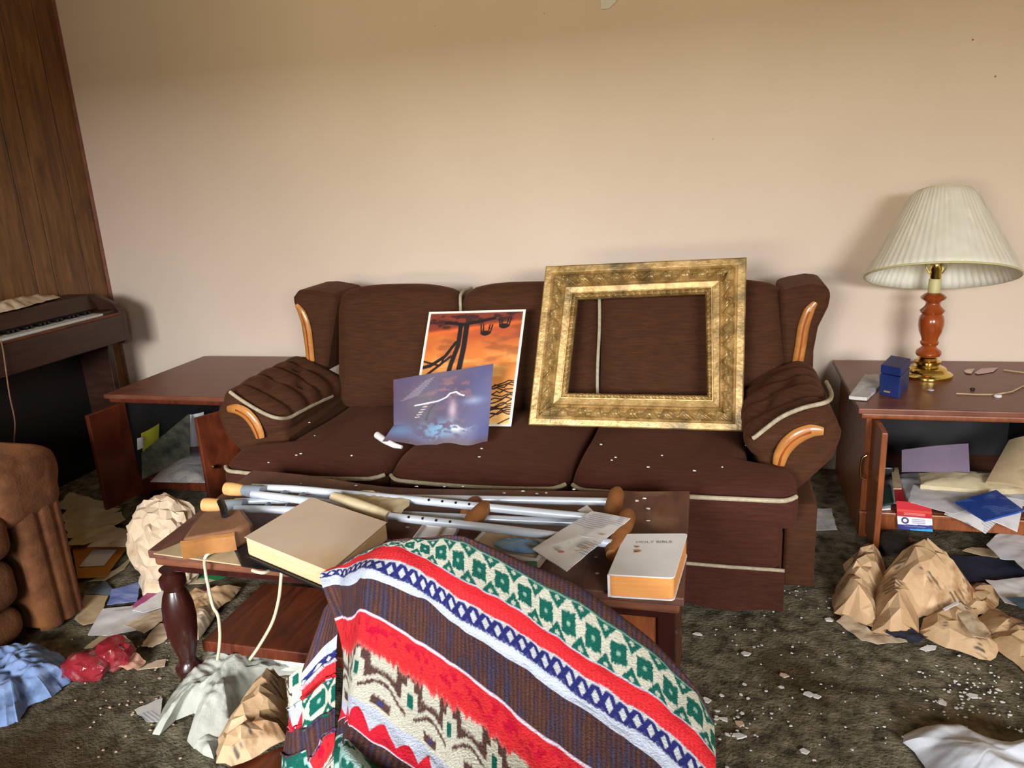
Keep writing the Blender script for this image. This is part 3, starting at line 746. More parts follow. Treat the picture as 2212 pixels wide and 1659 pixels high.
# worn paper wrapped over the crutch tubes
solo('paper_wrapping', sheet(pz([(715, 1068), (790, 1062), (890, 1076), (882, 1096), (866, 1112), (800, 1100), (740, 1085)], .515), amp=.006, freq=18, seed=4, jit=.002), M_cream, 'stained cream patterned paper draped over the crutch tubes behind the old book', 'paper')
solo('rolled_paper', MB().tube([PP(722, 1075, .522), PP(770, 1092, .525), PP(815, 1108, .522), PP(838, 1117, .515)], [.016, .019, .018, .016], 16), M_cream, 'cream paper sleeve rolled round the nearer crutch tube above the old book', 'paper')

# --- old thick book lying open-faced
BK = Thing('old_book', 'thick coverless old book with yellowed page block on the coffee table', 'book', (-.93, 1.5, .47))
def book(B, px, zt_, zb, pm, cm, n=9, back=None):
    Pt = pz(px, zt_)
    Q = [np.array((p[0], p[1], zb)) for p in Pt]; c = np.mean(Q, 0)
    Q2 = [q+(c-q)*.012 for q in Q]
    return Pt, Q, Q2
Pt = pz([(528, 1160), (672, 1074), (836, 1128), (712, 1234)], .545)
Q = [np.array((p[0], p[1], .497)) for p in Pt]; c = np.mean(Q, 0)
BK.part('page_block', MB().prism([q+(c-q)*.008 for q in Q][::-1], (0, 0, .046)), M_page, bevel=.006, smooth=False)
BK.part('endpaper', MB().prism([q+np.array((0, 0, .0462)) for q in Q][::-1], (0, 0, .0018)), M_agedcover, smooth=False)
Qb = [q+(q-c)*.035 for q in Q]
BK.part('back_cover', MB().prism([q-np.array((0, 0, .006)) for q in Qb][::-1], (0, 0, .0055)), M_blackp, smooth=False)
# loose cover board under it (dark inside, overhanging the table edge)
solo('book_board', sheet([AZ(332, 1197, .464), AZ(458, 1147, .464), AZ(566, 1182, .472), AZ(520, 1222, .468)], amp=.002, freq=6, rings=8, m=48, t=.003), M_tan, 'tan loose board lying at the left table corner under the brown case', 'board')
solo('black_folder', MB().prism([AZ(502, 1181, .474), AZ(560, 1180, .477), AZ(716, 1246, .477), AZ(700, 1252, .474), AZ(522, 1224, .472)][::-1], (0, 0, .004)), M_blackp, 'thin black folder sticking out from under the old book', 'folder', smooth=False)

# --- brown case with amber glaze
CS = Thing('leather_case', 'small brown leather case with amber side and black strap end', 'case', (-1.2, 1.52, .47))
Pc = [AZ(388, 1160, .535), AZ(432, 1098, .535), AZ(524, 1090, .535), AZ(545, 1120, .535), AZ(505, 1140, .535)]
Pc = [np.array((p[0], p[1], .475)) for p in Pc]
CS.part('case_body', MB().prism(Pc[::-1], (0, 0, .052)), M_leather, bevel=.012)
A, B = Pc[0], Pc[4]; n_ = np.array((B[1]-A[1], -(B[0]-A[0]), 0)); n_ /= np.linalg.norm(n_)
C2 = Pc[3]
fc = MB(); rows = []
for i in range(30):
    t = i/29; p = A+(B-A)*t*1.0+n_*(.006+.003*math.sin(t*9)); rows.append([p+np.array((0, 0, z_))+n_*w_ for z_, w_ in ((.002, -.004), (.004, .002), (.015, .005), (.03, .006), (.044, .004), (.05, -.004))])
fc.grid(rows)
CS.part('glazed_side', fc, M_amber)
CS.part('strap_end', MB().tube([AZ(476, 1082, .545), AZ(482, 1096, .542), AZ(487, 1115, .534)], .0095, 14, flat=((0, 0, 1), .6)), M_blackp)
CS.part('clasp', MB().tube([AZ(527, 1130, .51), AZ(536, 1128, .515), AZ(543, 1133, .508)], .0035, 8), M_brass)

# --- white bible-sized book
BB = Thing('white_book', 'white holy book with orange page edges on the right table corner', 'book', (-.14, 1.53, .462))
Pt = [AZ(*p, .515) for p in ((1350, 1154), (1486, 1153), (1457, 1250), (1312, 1242))]
def rounded(P, r=.012, n=5):
    out = []; m = len(P)
    for i in range(m):
        a, b, c_ = P[i-1], P[i], P[(i+1) % m]; u1 = (a-b)/np.linalg.norm(a-b); u2 = (c_-b)/np.linalg.norm(c_-b)
        for t in np.linspace(0, 1, n): out.append((1-t)**2*(b+u1*r)+2*t*(1-t)*b+t*t*(b+u2*r))
    return out
Rp = rounded(Pt); c = np.mean(Pt, 0)
BB.part('page_block', MB().prism([np.array((p[0], p[1], .4655))+(c-p)*np.array((.03, .03, 0)) for p in Rp][::-1], (0, 0, .048)), M_pageo, smooth=False)
BB.part('front_cover', MB().prism([np.array((p[0], p[1], .5135)) for p in Rp][::-1], (0, 0, .003)), M_white, smooth=False, bevel=.001)
BB.part('back_cover', MB().prism([np.array((p[0], p[1], .4620)) for p in Rp][::-1], (0, 0, .0035)), M_white, smooth=False)
e1 = Pt[3]; e0 = Pt[0]
BB.part('spine', MB().tube([np.array((e0[0], e0[1], .489))+(c-e0)*.1, np.array((e1[0], e1[1], .489))+(c-e1)*.1], .026, 14, flat=((0, 0, 1), 1.0)) if False else MB().prism([np.array((p[0], p[1], .463)) for p in (e0, e0+(Pt[1]-e0)*.03, e1+(Pt[2]-e1)*.03, e1)][::-1], (0, 0, .052)), M_white, smooth=False)
for (sx_, sy_, w_) in ((1375, 1181, .006), (1377, 1190, .008), (1372, 1192, .004)):
    q = AZ(sx_, sy_, .5168); BB.part('stain_spot', MB().prism([q+np.array((math.cos(a)*w_*(1+.3*math.sin(3*a)), math.sin(a)*w_*.8, 0)) for a in np.linspace(0, 2*PI, 14, endpoint=False)], (0, 0, .0004)), M_amber, label='amber stain spot', smooth=False)
def text(name, body, size, loc, xdir, parent, base, m, up=None, label=None):
    cu = bpy.data.curves.new(name, 'FONT'); cu.body = body; cu.size = size; cu.align_x = 'CENTER'; cu.align_y = 'CENTER'; cu.extrude = .0002
    tmp = bpy.data.objects.new('tmp', cu); me = bpy.data.meshes.new_from_object(tmp); bpy.data.objects.remove(tmp)
    xd = Vector(xdir).normalized(); nz = Vector(up or (0, 0, 1)); yd = nz.cross(xd).normalized(); nz = xd.cross(yd)
    Mx = Matrix(((xd.x, yd.x, nz.x, loc[0]-base[0]), (xd.y, yd.y, nz.y, loc[1]-base[1]), (xd.z, yd.z, nz.z, loc[2]-base[2]), (0, 0, 0, 1)))
    me.transform(Mx); me.materials.clear(); me.materials.append(m); me.name = name
    o = bpy.data.objects.new(name, me); COL.objects.link(o); o.parent = parent
    if label: o['label'] = label
    return o
M_ink = mat('grey_ink', (120, 118, 118), rough=.7)
M_inkd = mat('dark_ink', (60, 58, 66), rough=.7)
M_inkw = mat('white_ink', (220, 220, 226), rough=.6)
text('lettering', 'HOLY BIBLE', .0155, AZ(1413, 1171, .5168), Pt[1]-Pt[0], BB.o, BB.b, M_ink)

# --- envelope, tissue packs, small items on the table
EV = Thing('stained_envelope', 'long stained white envelope lying across the crutches', 'envelope', (-.3, 1.6, .5))
Pe = [AZ(1150, 1188, .522), AZ(1278, 1106, .524), AZ(1362, 1122, .53), AZ(1224, 1236, .505)]
EV.part('envelope_body', sheet(Pe, amp=.004, freq=9, seed=3, rings=10, t=.002), M_news)
for q, w_ in (((1262, 1184), .012), ((1276, 1178), .008), ((1246, 1190), .006), ((1300, 1155), .006)):
    p = AZ(*q, .5295); EV.part('stain_spot', MB().prism([p+np.array((math.cos(a)*w_*(1+.4*math.sin(3*a)), math.sin(a)*w_*.5, 0)) for a in np.linspace(0, 2*PI, 14, endpoint=False)], (0, 0, .0005)), M_tan, smooth=False, label='tan stain')
p = AZ(1212, 1192, .5285); EV.part('red_mark', MB().prism([p+np.array((math.cos(a)*.008, math.sin(a)*.006, 0)) for a in np.linspace(0, 2*PI, 8, endpoint=False)], (0, 0, .0005)), mat('red_ink', (190, 120, 120)), smooth=False, label='faded red mark')
solo('printed_slip', MB().prism([AZ(*q, .51) for q in ((1248, 1104), (1268, 1092), (1284, 1108), (1266, 1118))], (0, 0, .002)), M_paper, 'small white slip with coloured print poking out behind the envelope', 'paper', smooth=False)
CB = Thing('flat_card_box', 'flat open white card box beside the blanket peak', 'box', (-.68, 1.56, .465))
Pb = pz([(878, 1180), (917, 1128), (992, 1134), (968, 1178)], .475); cb = np.mean(Pb, 0)
CB.part('box_floor', MB().prism([np.array((p[0], p[1], .462)) for p in Pb][::-1], (0, 0, .004)), M_white, smooth=False)
for k in range(4):
    a, b = Pb[k], Pb[(k+1) % 4]; a2, b2 = a+(cb-a)*.05, b+(cb-b)*.05
    CB.part('box_rim', MB().prism([np.array((q[0], q[1], .462)) for q in (a, b, b2, a2)][::-1], (0, 0, .014)), M_white, smooth=False)
CB.part('card_divider', MB().prism([np.array((q[0], q[1], .466)) for q in (Pb[0]*.45+Pb[3]*.55, Pb[1]*.45+Pb[2]*.55, Pb[1]*.4+Pb[2]*.6, Pb[0]*.4+Pb[3]*.6)][::-1], (0, 0, .01)), M_agedcover, smooth=False)
TB = Thing('tissue_box', 'open cream box with blue plastic-wrapped pack inside, in front of the crutches', 'box', (-.5, 1.55, .462))
Pb = pz([(1008, 1188), (1052, 1140), (1205, 1156), (1160, 1212)], .487); cb = np.mean(Pb, 0)
TB.part('box_body', MB().prism([np.array((p[0], p[1], .462)) for p in Pb][::-1], (0, 0, .022)), M_kraft2, smooth=False, bevel=.001)
for k in range(4):
    a, b = Pb[k], Pb[(k+1) % 4]; a2, b2 = a+(cb-a)*.04, b+(cb-b)*.04
    TB.part('box_rim', MB().prism([np.array((q[0], q[1], .484)) for q in (a, b, b2, a2)][::-1], (0, 0, .008)), M_white, smooth=False)
TB.part('blue_pack', blob(AZ(1125, 1178, .492), (.065, .030, .012), .18, 5, nu=40), mat('blue_film', (70, 118, 160), (130, 168, 200), scale=14, stretch=(1, 3, 1), rough=.15, bump=.6, bscale=20, coat=.5), label='blue glossy plastic-wrapped pack')
TB.part('green_flap', MB().prism([AZ(*q, .486) for q in ((1138, 1212), (1160, 1212), (1158, 1230), (1138, 1226))], (0, 0, -.02)), M_green, smooth=False, label='green end flap')

# --- ivory cords hanging from the table front
CR = Thing('ivory_cord', 'ivory cord draped over the left table edge in two hanging loops', 'cord', (-1.1, 1.45, 0))
cp = [AY(*p, 1.462) for p in ((440, 1205), (444, 1235), (449, 1262), (455, 1290), (461, 1312), (471, 1330), (475, 1365), (474, 1395), (470, 1425))]
CR.part('cord_strand', MB().tube(smooth_path([AZ(520, 1165, .49), AZ(470, 1188, .478), AZ(444, 1203, .474)]+cp[1:]), .0042, 10), M_cord)
cp = [AZ(545, 1232, .475), AZ(570, 1237, .475), AY(598, 1225, 1.445), AY(608, 1222, 1.442), AY(607, 1250, 1.442), AY(602, 1295, 1.445), AY(588, 1345, 1.448), AY(560, 1395, 1.45), AY(540, 1424, 1.452)]
CR.part('cord_strand', MB().tube(smooth_path(cp), .0042, 10), M_cord)

# chips of plaster lying on table and sofa (uncountable crumbs)
ch = MB()
def chip(px, py, z, s, r):
    p = AZ(px, py, z) if z is not None else AZ(px, py, 0); n = 5; a0 = r.random()*6
    P = [p+np.array((math.cos(a0+2*PI*k/n)*s*(.6+.7*r.random()), math.sin(a0+2*PI*k/n)*s*(.4+.6*r.random()), .0006+r.random()*.001)) for k in range(n)]
    return P
r = random.Random(5); m = MB()
for x, y in ((625, 1052), (650, 1046), (735, 1060), (900, 1052), (960, 1052), (1000, 1052), (1090, 1066), (1130, 1062), (1160, 1068), (1392, 1078), (1376, 1083), (1400, 1100), (1400, 1126), (1288, 1205), (1290, 1240), (880, 1140), (770, 1050), (1180, 1066), (1240, 1058), (905, 1090)):
    m.prism(chip(x, y, .461, .005, r), (0, 0, .002))
solo('table_crumbs', m, M_chip, 'white plaster crumbs sprinkled over the coffee table top', 'plaster', kind='stuff', smooth=False)
m = MB()
for x, y in ((648, 914), (668, 914), (680, 942), (650, 981), (640, 984), (1298, 961), (1330, 989), (1322, 995), (1430, 985), (1500, 1018), (1035, 988), (1040, 970), (580, 1000), (760, 985), (1560, 1010), (1400, 1010), (1637, 962), (1612, 963)):
    m.prism(chip(x, y, .443, .0045, r), (0, 0, .002))
solo('sofa_crumbs', m, M_chip, 'white plaster crumbs sprinkled over the sofa seat cushions', 'plaster', kind='stuff', smooth=False)

# ================================================================== BLANKET over a low chair in the foreground
BL_KEYS = range(13)
cols = {   # nominal picture column -> twelve stripe boundaries along it (top edge first) , fold depth
 'L2': [(742, 1221), (742, 1222), (742, 1223), (698, 1240), (693, 1254), (697, 1279), (717, 1355), (726, 1420), (726, 1533), (726, 1568), (727, 1582), (724, 1612), (716, 1700)],
 'L1': [(746, 1219), (745, 1220), (744, 1222), (742, 1229), (738, 1251), (738, 1273), (744, 1349), (744, 1418), (742, 1536), (743, 1560), (744, 1577), (742, 1612), (736, 1700)],
 'L0': [(800, 1192), (796, 1194), (790, 1202), (780, 1222), (770, 1243), (768, 1264), (764, 1338), (762, 1410), (757, 1520), (755, 1548), (754, 1570), (750, 1612), (744, 1700)],
 'A':  [(856, 1171), (848, 1175), (833, 1184), (815, 1211), (799, 1233), (796, 1250), (790, 1322), (781, 1395), (767, 1509), (764, 1535), (762, 1572), (753, 1607), (745, 1690)],
 'A2': [(912, 1167), (910, 1169), (907, 1202), (904, 1231), (902, 1273), (901, 1291), (899, 1388), (897, 1469), (893, 1592), (890, 1622), (888, 1660), (880, 1700), (870, 1790)],
 'B':  [(1000, 1164), (1000, 1173), (1000, 1257), (1000, 1300), (1000, 1346), (1000, 1362), (1000, 1461), (1000, 1546), (1000, 1680), (998, 1715), (995, 1755), (990, 1800), (985, 1890)],
 'B2': [(1125, 1217), (1125, 1241), (1125, 1327), (1125, 1373), (1125, 1420), (1125, 1440), (1125, 1558), (1125, 1648), (1125, 1785), (1124, 1822), (1122, 1865), (1118, 1910), (1110, 2000)],
 'C':  [(1250, 1272), (1250, 1306), (1250, 1416), (1250, 1458), (1250, 1508), (1250, 1530), (1250, 1652), (1250, 1745), (1250, 1880), (1250, 1920), (1248, 1965), (1244, 2010), (1236, 2100)],
 'D':  [(1400, 1383), (1400, 1409), (1400, 1506), (1400, 1555), (1400, 1604), (1400, 1640), (1400, 1762), (1400, 1852), (1400, 1990), (1400, 2030), (1398, 2070), (1392, 2110), (1380, 2200)],
 'E':  [(1500, 1490), (1498, 1500), (1498, 1586), (1498, 1638), (1498, 1690), (1498, 1724), (1496, 1842), (1496, 1930), (1492, 2060), (1490, 2100), (1486, 2140), (1480, 2180), (1470, 2260)],
 'F':  [(1536, 1560), (1538, 1570), (1542, 1640), (1546, 1690), (1548, 1740), (1548, 1776), (1546, 1890), (1544, 1975), (1540, 2100), (1536, 2140), (1530, 2180), (1522, 2220), (1510, 2300)],
}
ydep = {'L2': 1.30, 'L1': 1.28, 'L0': 1.26, 'A': 1.245, 'A2': 1.25, 'B': 1.25, 'B2': 1.235, 'C': 1.21, 'D': 1.16, 'E': 1.10, 'F': 1.06}
names = ['L2', 'L1', 'L0', 'A', 'A2', 'B', 'B2', 'C', 'D', 'E', 'F']


def catmull(K, t):
    K = np.array(K, float); n = len(K); t = np.clip(t, 0, n-1-1e-9); i = t.astype(int); f = (t-i)
    g = lambda j: K[np.clip(j, 0, n-1)]
    p0, p1, p2, p3 = g(i-1), g(i), g(i+1), g(i+2)
    if K.ndim > 1: f = f.reshape(f.shape+(1,)*(K.ndim-1))
    r = .5*((2*p1)+(-p0+p2)*f+(2*p0-5*p1+4*p2-p3)*f**2+(-p0+3*p1-3*p2+p3)*f**3)
    return r*.6+(p1*(1-f)+p2*f)*.4


ctrl = []
for n_ in names:
    c_ = cols[n_]; y0 = c_[0][1]; row = []
    for k, (px, py) in enumerate(c_):
        y = ydep[n_]-.00075*(py-y0)-.03*min(1, (py-y0)/60.0)
        row.append(AY(px, py, max(y, .36)))
    # the hidden back of the drape: falls behind and down
    b0 = row[0].copy()
    back = [b0+np.array((0, .085, -min(.34, b0[2]-.03))), b0+np.array((0, .07, -.16)), b0+np.array((0, .035, -.045))]
    back[0][2] = max(back[0][2], .02)
    end = row[-1].copy(); end2 = end+np.array((0, -.06, -(end[2]-.015)))
    ctrl.append(back+row+[end2])
ctrl = np.array(ctrl)                                   # [cols][keys+4]
NU, NB = 660, 26
tu = np.linspace(0, len(names)-1, NU)
U1 = catmull(ctrl, tu)                                   # NU x K x 3
K_ = ctrl.shape[1]
tv = np.concatenate([np.linspace(k, k+1, NB, endpoint=False) for k in range(K_-1)]+[[K_-1]])
P = np.stack([catmull(U1[i], tv) for i in range(NU)])
# arc coordinate along the red/green seam (key 2 -> index 5)
sarc = np.r_[0, np.cumsum(np.linalg.norm(np.diff(U1[:, 5+1], axis=0), axis=1))]
xs_nom = np.array([700, 744, 770, 790, 900, 1000, 1125, 1250, 1400, 1498, 1545])
px_at = np.interp(tu, range(len(names)), xs_nom)
s37 = np.interp(1037, px_at, sarc); s42 = np.interp(1442, px_at, sarc); per = (s42-s37)/8
uu = (sarc-s37)/per                                      # one unit = one green diamond
kk = tv-3                                                # pattern key coordinate


def weave(u, k, seed=0):
    """cloth colour: u along the stripes (1 = one diamond), k = stripe key 0..12"""
    n = vnoise(u*3+50, k*9+20, 31+seed); nf = vnoise(u*16+90, k*26+40, 32+seed, 3); nb = vnoise(u*11+30, k*2.2+11, 33+seed, 3)
    j = (nf-.5)*.16
    C = np.zeros(u.shape+(3,))
    dark = np.zeros(u.shape+(3,))+np.array((72, 50, 50.)); dark = mixc(dark, (62, 64, 98), sst(.5, .68, nb)*.6); dark = mixc(dark, (98, 64, 52), sst(.52, .38, nb)*.5)
    dark = dark*(.84+.26*(.5+.5*np.sin(u*2*PI*5.2)))[..., None]
    GR, CRM, RD, NV, WH, BR = (20, 92, 80), (196, 196, 180), (204, 42, 48), (38, 42, 104), (186, 196, 216), (84, 60, 56)
    C[:] = dark
    # --- green diamonds on cream (1..2)
    m = (k >= 1) & (k < 2); w = k-1; g = np.zeros(u.shape+(3,))+np.array(CRM, float)
    um = (u+.5) % 1-.5; dd = np.abs(um)/.5+np.abs(w-.52)/.34                       # diamond centre
    core = np.maximum(np.abs(um)/.31, np.abs(w-.52+.05*um)/.215)+j*1.6
    g = mixc(g, GR, sst(1.04, .96, core)); g = mixc(g, (170, 200, 180), sst(.10, .06, np.hypot(um, (w-.52)*1.5))*.8)
    uh = u % 1-.5                                                                    # triangles between diamonds
    for base, sg in ((.04, 1), (.97, -1)):
        q = (w-base)*sg; tri = np.abs(uh)/.42+q/.34+j; g = mixc(g, GR, sst(1.05, .97, tri)*(q > 0))
        tri2 = np.abs(uh)/.13+np.abs(q-.10)/.07; g = mixc(g, CRM, sst(1.1, .9, tri2)*.9)
    g = mixc(g, GR, sst(.045, .03, w)); g = mixc(g, WH, sst(.93, .96, w))
    C = np.where(m[..., None], g, C)
    # --- red (2..3)
    m = (k >= 2) & (k < 3); g = np.zeros(u.shape+(3,))+np.array(RD, float); w = k-2
    g = mixc(g, (196, 32, 44), sst(.5, .68, n)*.6); g = mixc(g, (240, 92, 92), (.5+.5*np.sin(u*2*PI*5.2))*.28*sst(.2, .6, w)); g = mixc(g, WH, sst(.9+j, .99+j, w))
    C = np.where(m[..., None], g, C)
    # --- navy lattice on white (3..4)
    m = (k >= 3) & (k < 4); w = k-3; g = np.zeros(u.shape+(3,))+np.array((184, 190, 192), float)
    u2 = (u*1.86) % 1; a = np.abs(((u2+w*1.0) % 1)-.5); b_ = np.abs(((u2-w*1.0) % 1)-.5)
    lat = np.minimum(a, b_)+j*.35; g = mixc(g, NV, sst(.23, .16, lat)*sst(.02, .12, w)*sst(.99, .86, w+j))
    g = mixc(g, NV, sst(.34, .26, np.hypot(((u2+.5) % 1-.5)*1.0, (w-.8)*1.2)*1.6)*.8)
    C = np.where(m[..., None], g, C)
    # --- white (4..5)
    m = (k >= 4) & (k < 5); g = np.zeros(u.shape+(3,))+np.array(WH, float); g = mixc(g, (192, 200, 218), n*.6); C = np.where(m[..., None], g, C)
    # --- dark ribs 5..6 keep; thin white edge
    m = (k >= 5.955) & (k < 6.03); C = np.where(m[..., None], mixc(C, (216, 204, 222), np.ones(u.shape)), C)
    # --- red with spots 6..7
    m = (k >= 6.02) & (k < 7.2); w = k-6; g = np.zeros(u.shape+(3,))+np.array((208, 46, 52), float)
    g = mixc(g, (182, 16, 50), sst(.52, .62, vnoise(u*4.4+8, k*6, 77, 3))*.75*np.exp(-((w-.42)/.3)**2)*1.3)
    frn = 1.0+.14*(vnoise(u*9+5, k*0+3, 78, 2)-.5)*2
    CRB = pattern_cream(u, k, n, nf, BR, CRM, GR)
    g = np.where((w > frn)[..., None], mixc(CRB, (232, 150, 140), sst(.06, 0, w-frn)*.6), mixc(g, (240, 120, 110), sst(-.14, 0, w-frn)*.5))
    C = np.where(m[..., None], g, C)
    m = (k >= 7.2) & (k < 8); C = np.where(m[..., None], CRB, C)
    # --- white then red triangles 8..10
    m = (k >= 8) & (k < 10); w = (k-8)/2; g = np.zeros(u.shape+(3,))+np.array((184, 192, 210), float)
    ut = np.abs(((u*1.12+.3) % 1)-.5)*2; g = mixc(g, (206, 34, 54), sst(.0, .05, w-.22-ut*.52)); g = mixc(g, (216, 206, 222), sst(.93, .96, w))
    C = np.where(m[..., None], g, C)
    m = (k >= 11); g = np.zeros(u.shape+(3,))+np.array((160, 196, 190.)); g = mixc(g, GR, sst(.5, .55, vnoise(u*3+2, k*5, 79, 3))); C = np.where(m[..., None], g, C)
    return C*(.93+.14*(nf[..., None]))


def pattern_cream(u, k, n, nf, BR, CRM, GR):
    w = np.clip((k-7.0), -.1, 1); C = np.zeros(u.shape+(3,))+np.array(CRM, float); j = (nf-.5)*.12
    p = (u/2.05+.18) % 1-.5                                   # motif every ~2 diamonds
    # brown upper field with ragged cream blocks
    C = mixc(C, BR, sst(.46, .40, w+j+.10*np.abs(p)))
    C = mixc(C, CRM, sst(.25, .22, np.abs(np.abs(p)-.5)+j*.6)*sst(.30, .24, w+j)*sst(.0, .05, w+.05))
    # cream hexagonal chain
    ch = np.abs(w-.50-.10*np.cos(p*2*PI*1.0)+j*.4); C = mixc(C, BR, sst(.12, .10, ch)*1.0); C = mixc(C, CRM, sst(.055, .035, ch))
    # white cross motif with green heart
    cr1 = np.maximum(np.abs(p)/.17, np.abs(w-.40)/.20)+j; cr2 = np.maximum(np.abs(p)/.075, np.abs(w-.40)/.36)+j
    C = mixc(C, CRM, np.maximum(sst(1.03, .97, cr1), sst(1.03, .97, cr2))); C = mixc(C, GR, sst(1.05, .93, np.maximum(np.abs(p)/.06, np.abs(w-.40)/.11)+j*2))
    # small brown blossoms low in the band
    q = ((u/2.05+.68) % 1)-.5; bl_ = np.maximum(np.abs(q)/.17, np.abs(w-.82)/.09)+j*2; C = mixc(C, BR, sst(1.05, .9, bl_)); C = mixc(C, (56, 62, 120), sst(1.1, .9, np.maximum(np.abs(q)/.05, np.abs(w-.82)/.035)))
    return C


UU, KK = np.meshgrid(uu, kk, indexing='ij')
# pleats in the part left of the fold
pxn = px_at[:, None]; pl = np.clip((790-pxn)/40, 0, 1)*np.clip((KK-3)/3, 0, 1)
P[..., 1] += .012*pl*np.sin((pxn-700)/13.0)+.02*pl
P[..., 0] += .006*pl*np.sin((pxn-700)/9.0+KK)
P += (vnoise(UU*1.1+40, KK*.8+40, 55, 2)-.5)[..., None]*np.array((0, .008, .008))*np.clip((KK-.5), 0, 1)[..., None]
Cb = weave(UU, KK)
SHEET = [(P, Cb)]
# second hanging layer to the left (the far corner of the blanket folded over)
def patch(cA, cB, cM, kmap, u0, u1, yA, nu=120):
    rows = []
    for cpx in (cA, cM, cB):
        y0 = cpx[0][1]; rows.append([AY(x, y, max(.4, yA-.0006*(y-y0)-.0)) for x, y in cpx])
    rows = np.array(rows); t = np.linspace(0, 2, nu); A = catmull(rows, t)
    kn = rows.shape[1]; tv_ = np.linspace(0, kn-1, 24*(kn-1)+1)
    Pp = np.stack([catmull(A[i], tv_) for i in range(nu)]); kq = np.interp(tv_, range(kn), kmap)
    Uq, Kq = np.meshgrid(np.linspace(u0, u1, nu), kq, indexing='ij')
    Pp[..., 1] += (.008*np.sin(Uq*5+1))
    SHEET.append((Pp, weave(Uq, Kq, 3)))
km = [5.1, 5.8, 4.7, 4.0, 3.0, 2.98, 2.1, 1.98, 1.05, .9, .2, 6.1, 6.9, 8.2, 8.3]
# boundaries (top to bottom): dark, white, navy, red, green, dark, red, pale
patch([(736, 1290), (734, 1350), (731, 1372), (730, 1395), (729, 1418), (729, 1420), (728, 1452), (728, 1455), (727, 1525), (727, 1528), (727, 1566), (727, 1570), (726, 1605), (724, 1660), (720, 1760)],
      [(703, 1310), (657, 1440), (655, 1452), (654, 1466), (654, 1482), (654, 1484), (655, 1505), (655, 1507), (656, 1575), (657, 1577), (668, 1640), (672, 1642), (684, 1668), (690, 1700), (690, 1790)],
      [(716, 1298), (694, 1392), (692, 1408), (690, 1428), (690, 1448), (690, 1450), (690, 1478), (690, 1480), (690, 1552), (690, 1554), (692, 1600), (693, 1603), (700, 1650), (706, 1680), (706, 1775)], km, 3.1, 4.7, 1.24)
km2 = [7.2, 7.6, 7.98, 8.1, 8.9, 9.4, 10.1, 10.9, 11.05, 11.95]
patch([(662, 1436), (660, 1480), (658, 1515), (657, 1518), (657, 1545), (660, 1562), (664, 1566), (676, 1622), (678, 1626), (690, 1760)],
      [(614, 1470), (616, 1500), (618, 1530), (618, 1533), (620, 1556), (618, 1574), (616, 1578), (606, 1632), (605, 1636), (598, 1770)],
      [(636, 1450), (637, 1488), (638, 1521), (638, 1524), (639, 1550), (640, 1568), (640, 1572), (641, 1627), (641, 1630), (643, 1765)], km2, 6.2, 7.6, 1.20, 90)
mbk = MB(); cc = []
for Pp, Cc in SHEET:
    mbk.grid(Pp); cc.append(srgb(Cc.reshape(-1, 3)))
mbk.f = [f[::-1] for f in mbk.f]
blk = solo('blanket', mbk, M_blank, 'red, white, navy and green patterned blanket draped over a chair in the foreground', 'blanket', colors=np.concatenate(cc), angle=180)
sm = blk.modifiers.new('thick', 'SOLIDIFY'); sm.thickness = .005; sm.offset = 1

# chair hidden under the blanket (only a rounded upholstered block fills it)
# wooden stool corner showing at the bottom edge
ST = Thing('wooden_stool', 'low red-brown wooden stool corner under the paper bag at the bottom edge', 'stool', (-.82, 1.1, 0))
Pst = [AZ(*q, .17) for q in ((466, 1668), (622, 1606), (700, 1640), (640, 1760))]
ST.part('seat', MB().prism([np.array((p[0], p[1], .145)) for p in Pst][::-1], (0, 0, .025)), M_red, smooth=False, bevel=.004)
cst = np.mean(Pst, 0)
for p in Pst:
    q = p+(cst-p)*.14; ST.part('leg', MB().box(q[0]-.012, q[0]+.012, q[1]-.012, q[1]+.012, 0, .145), M_red, smooth=False)

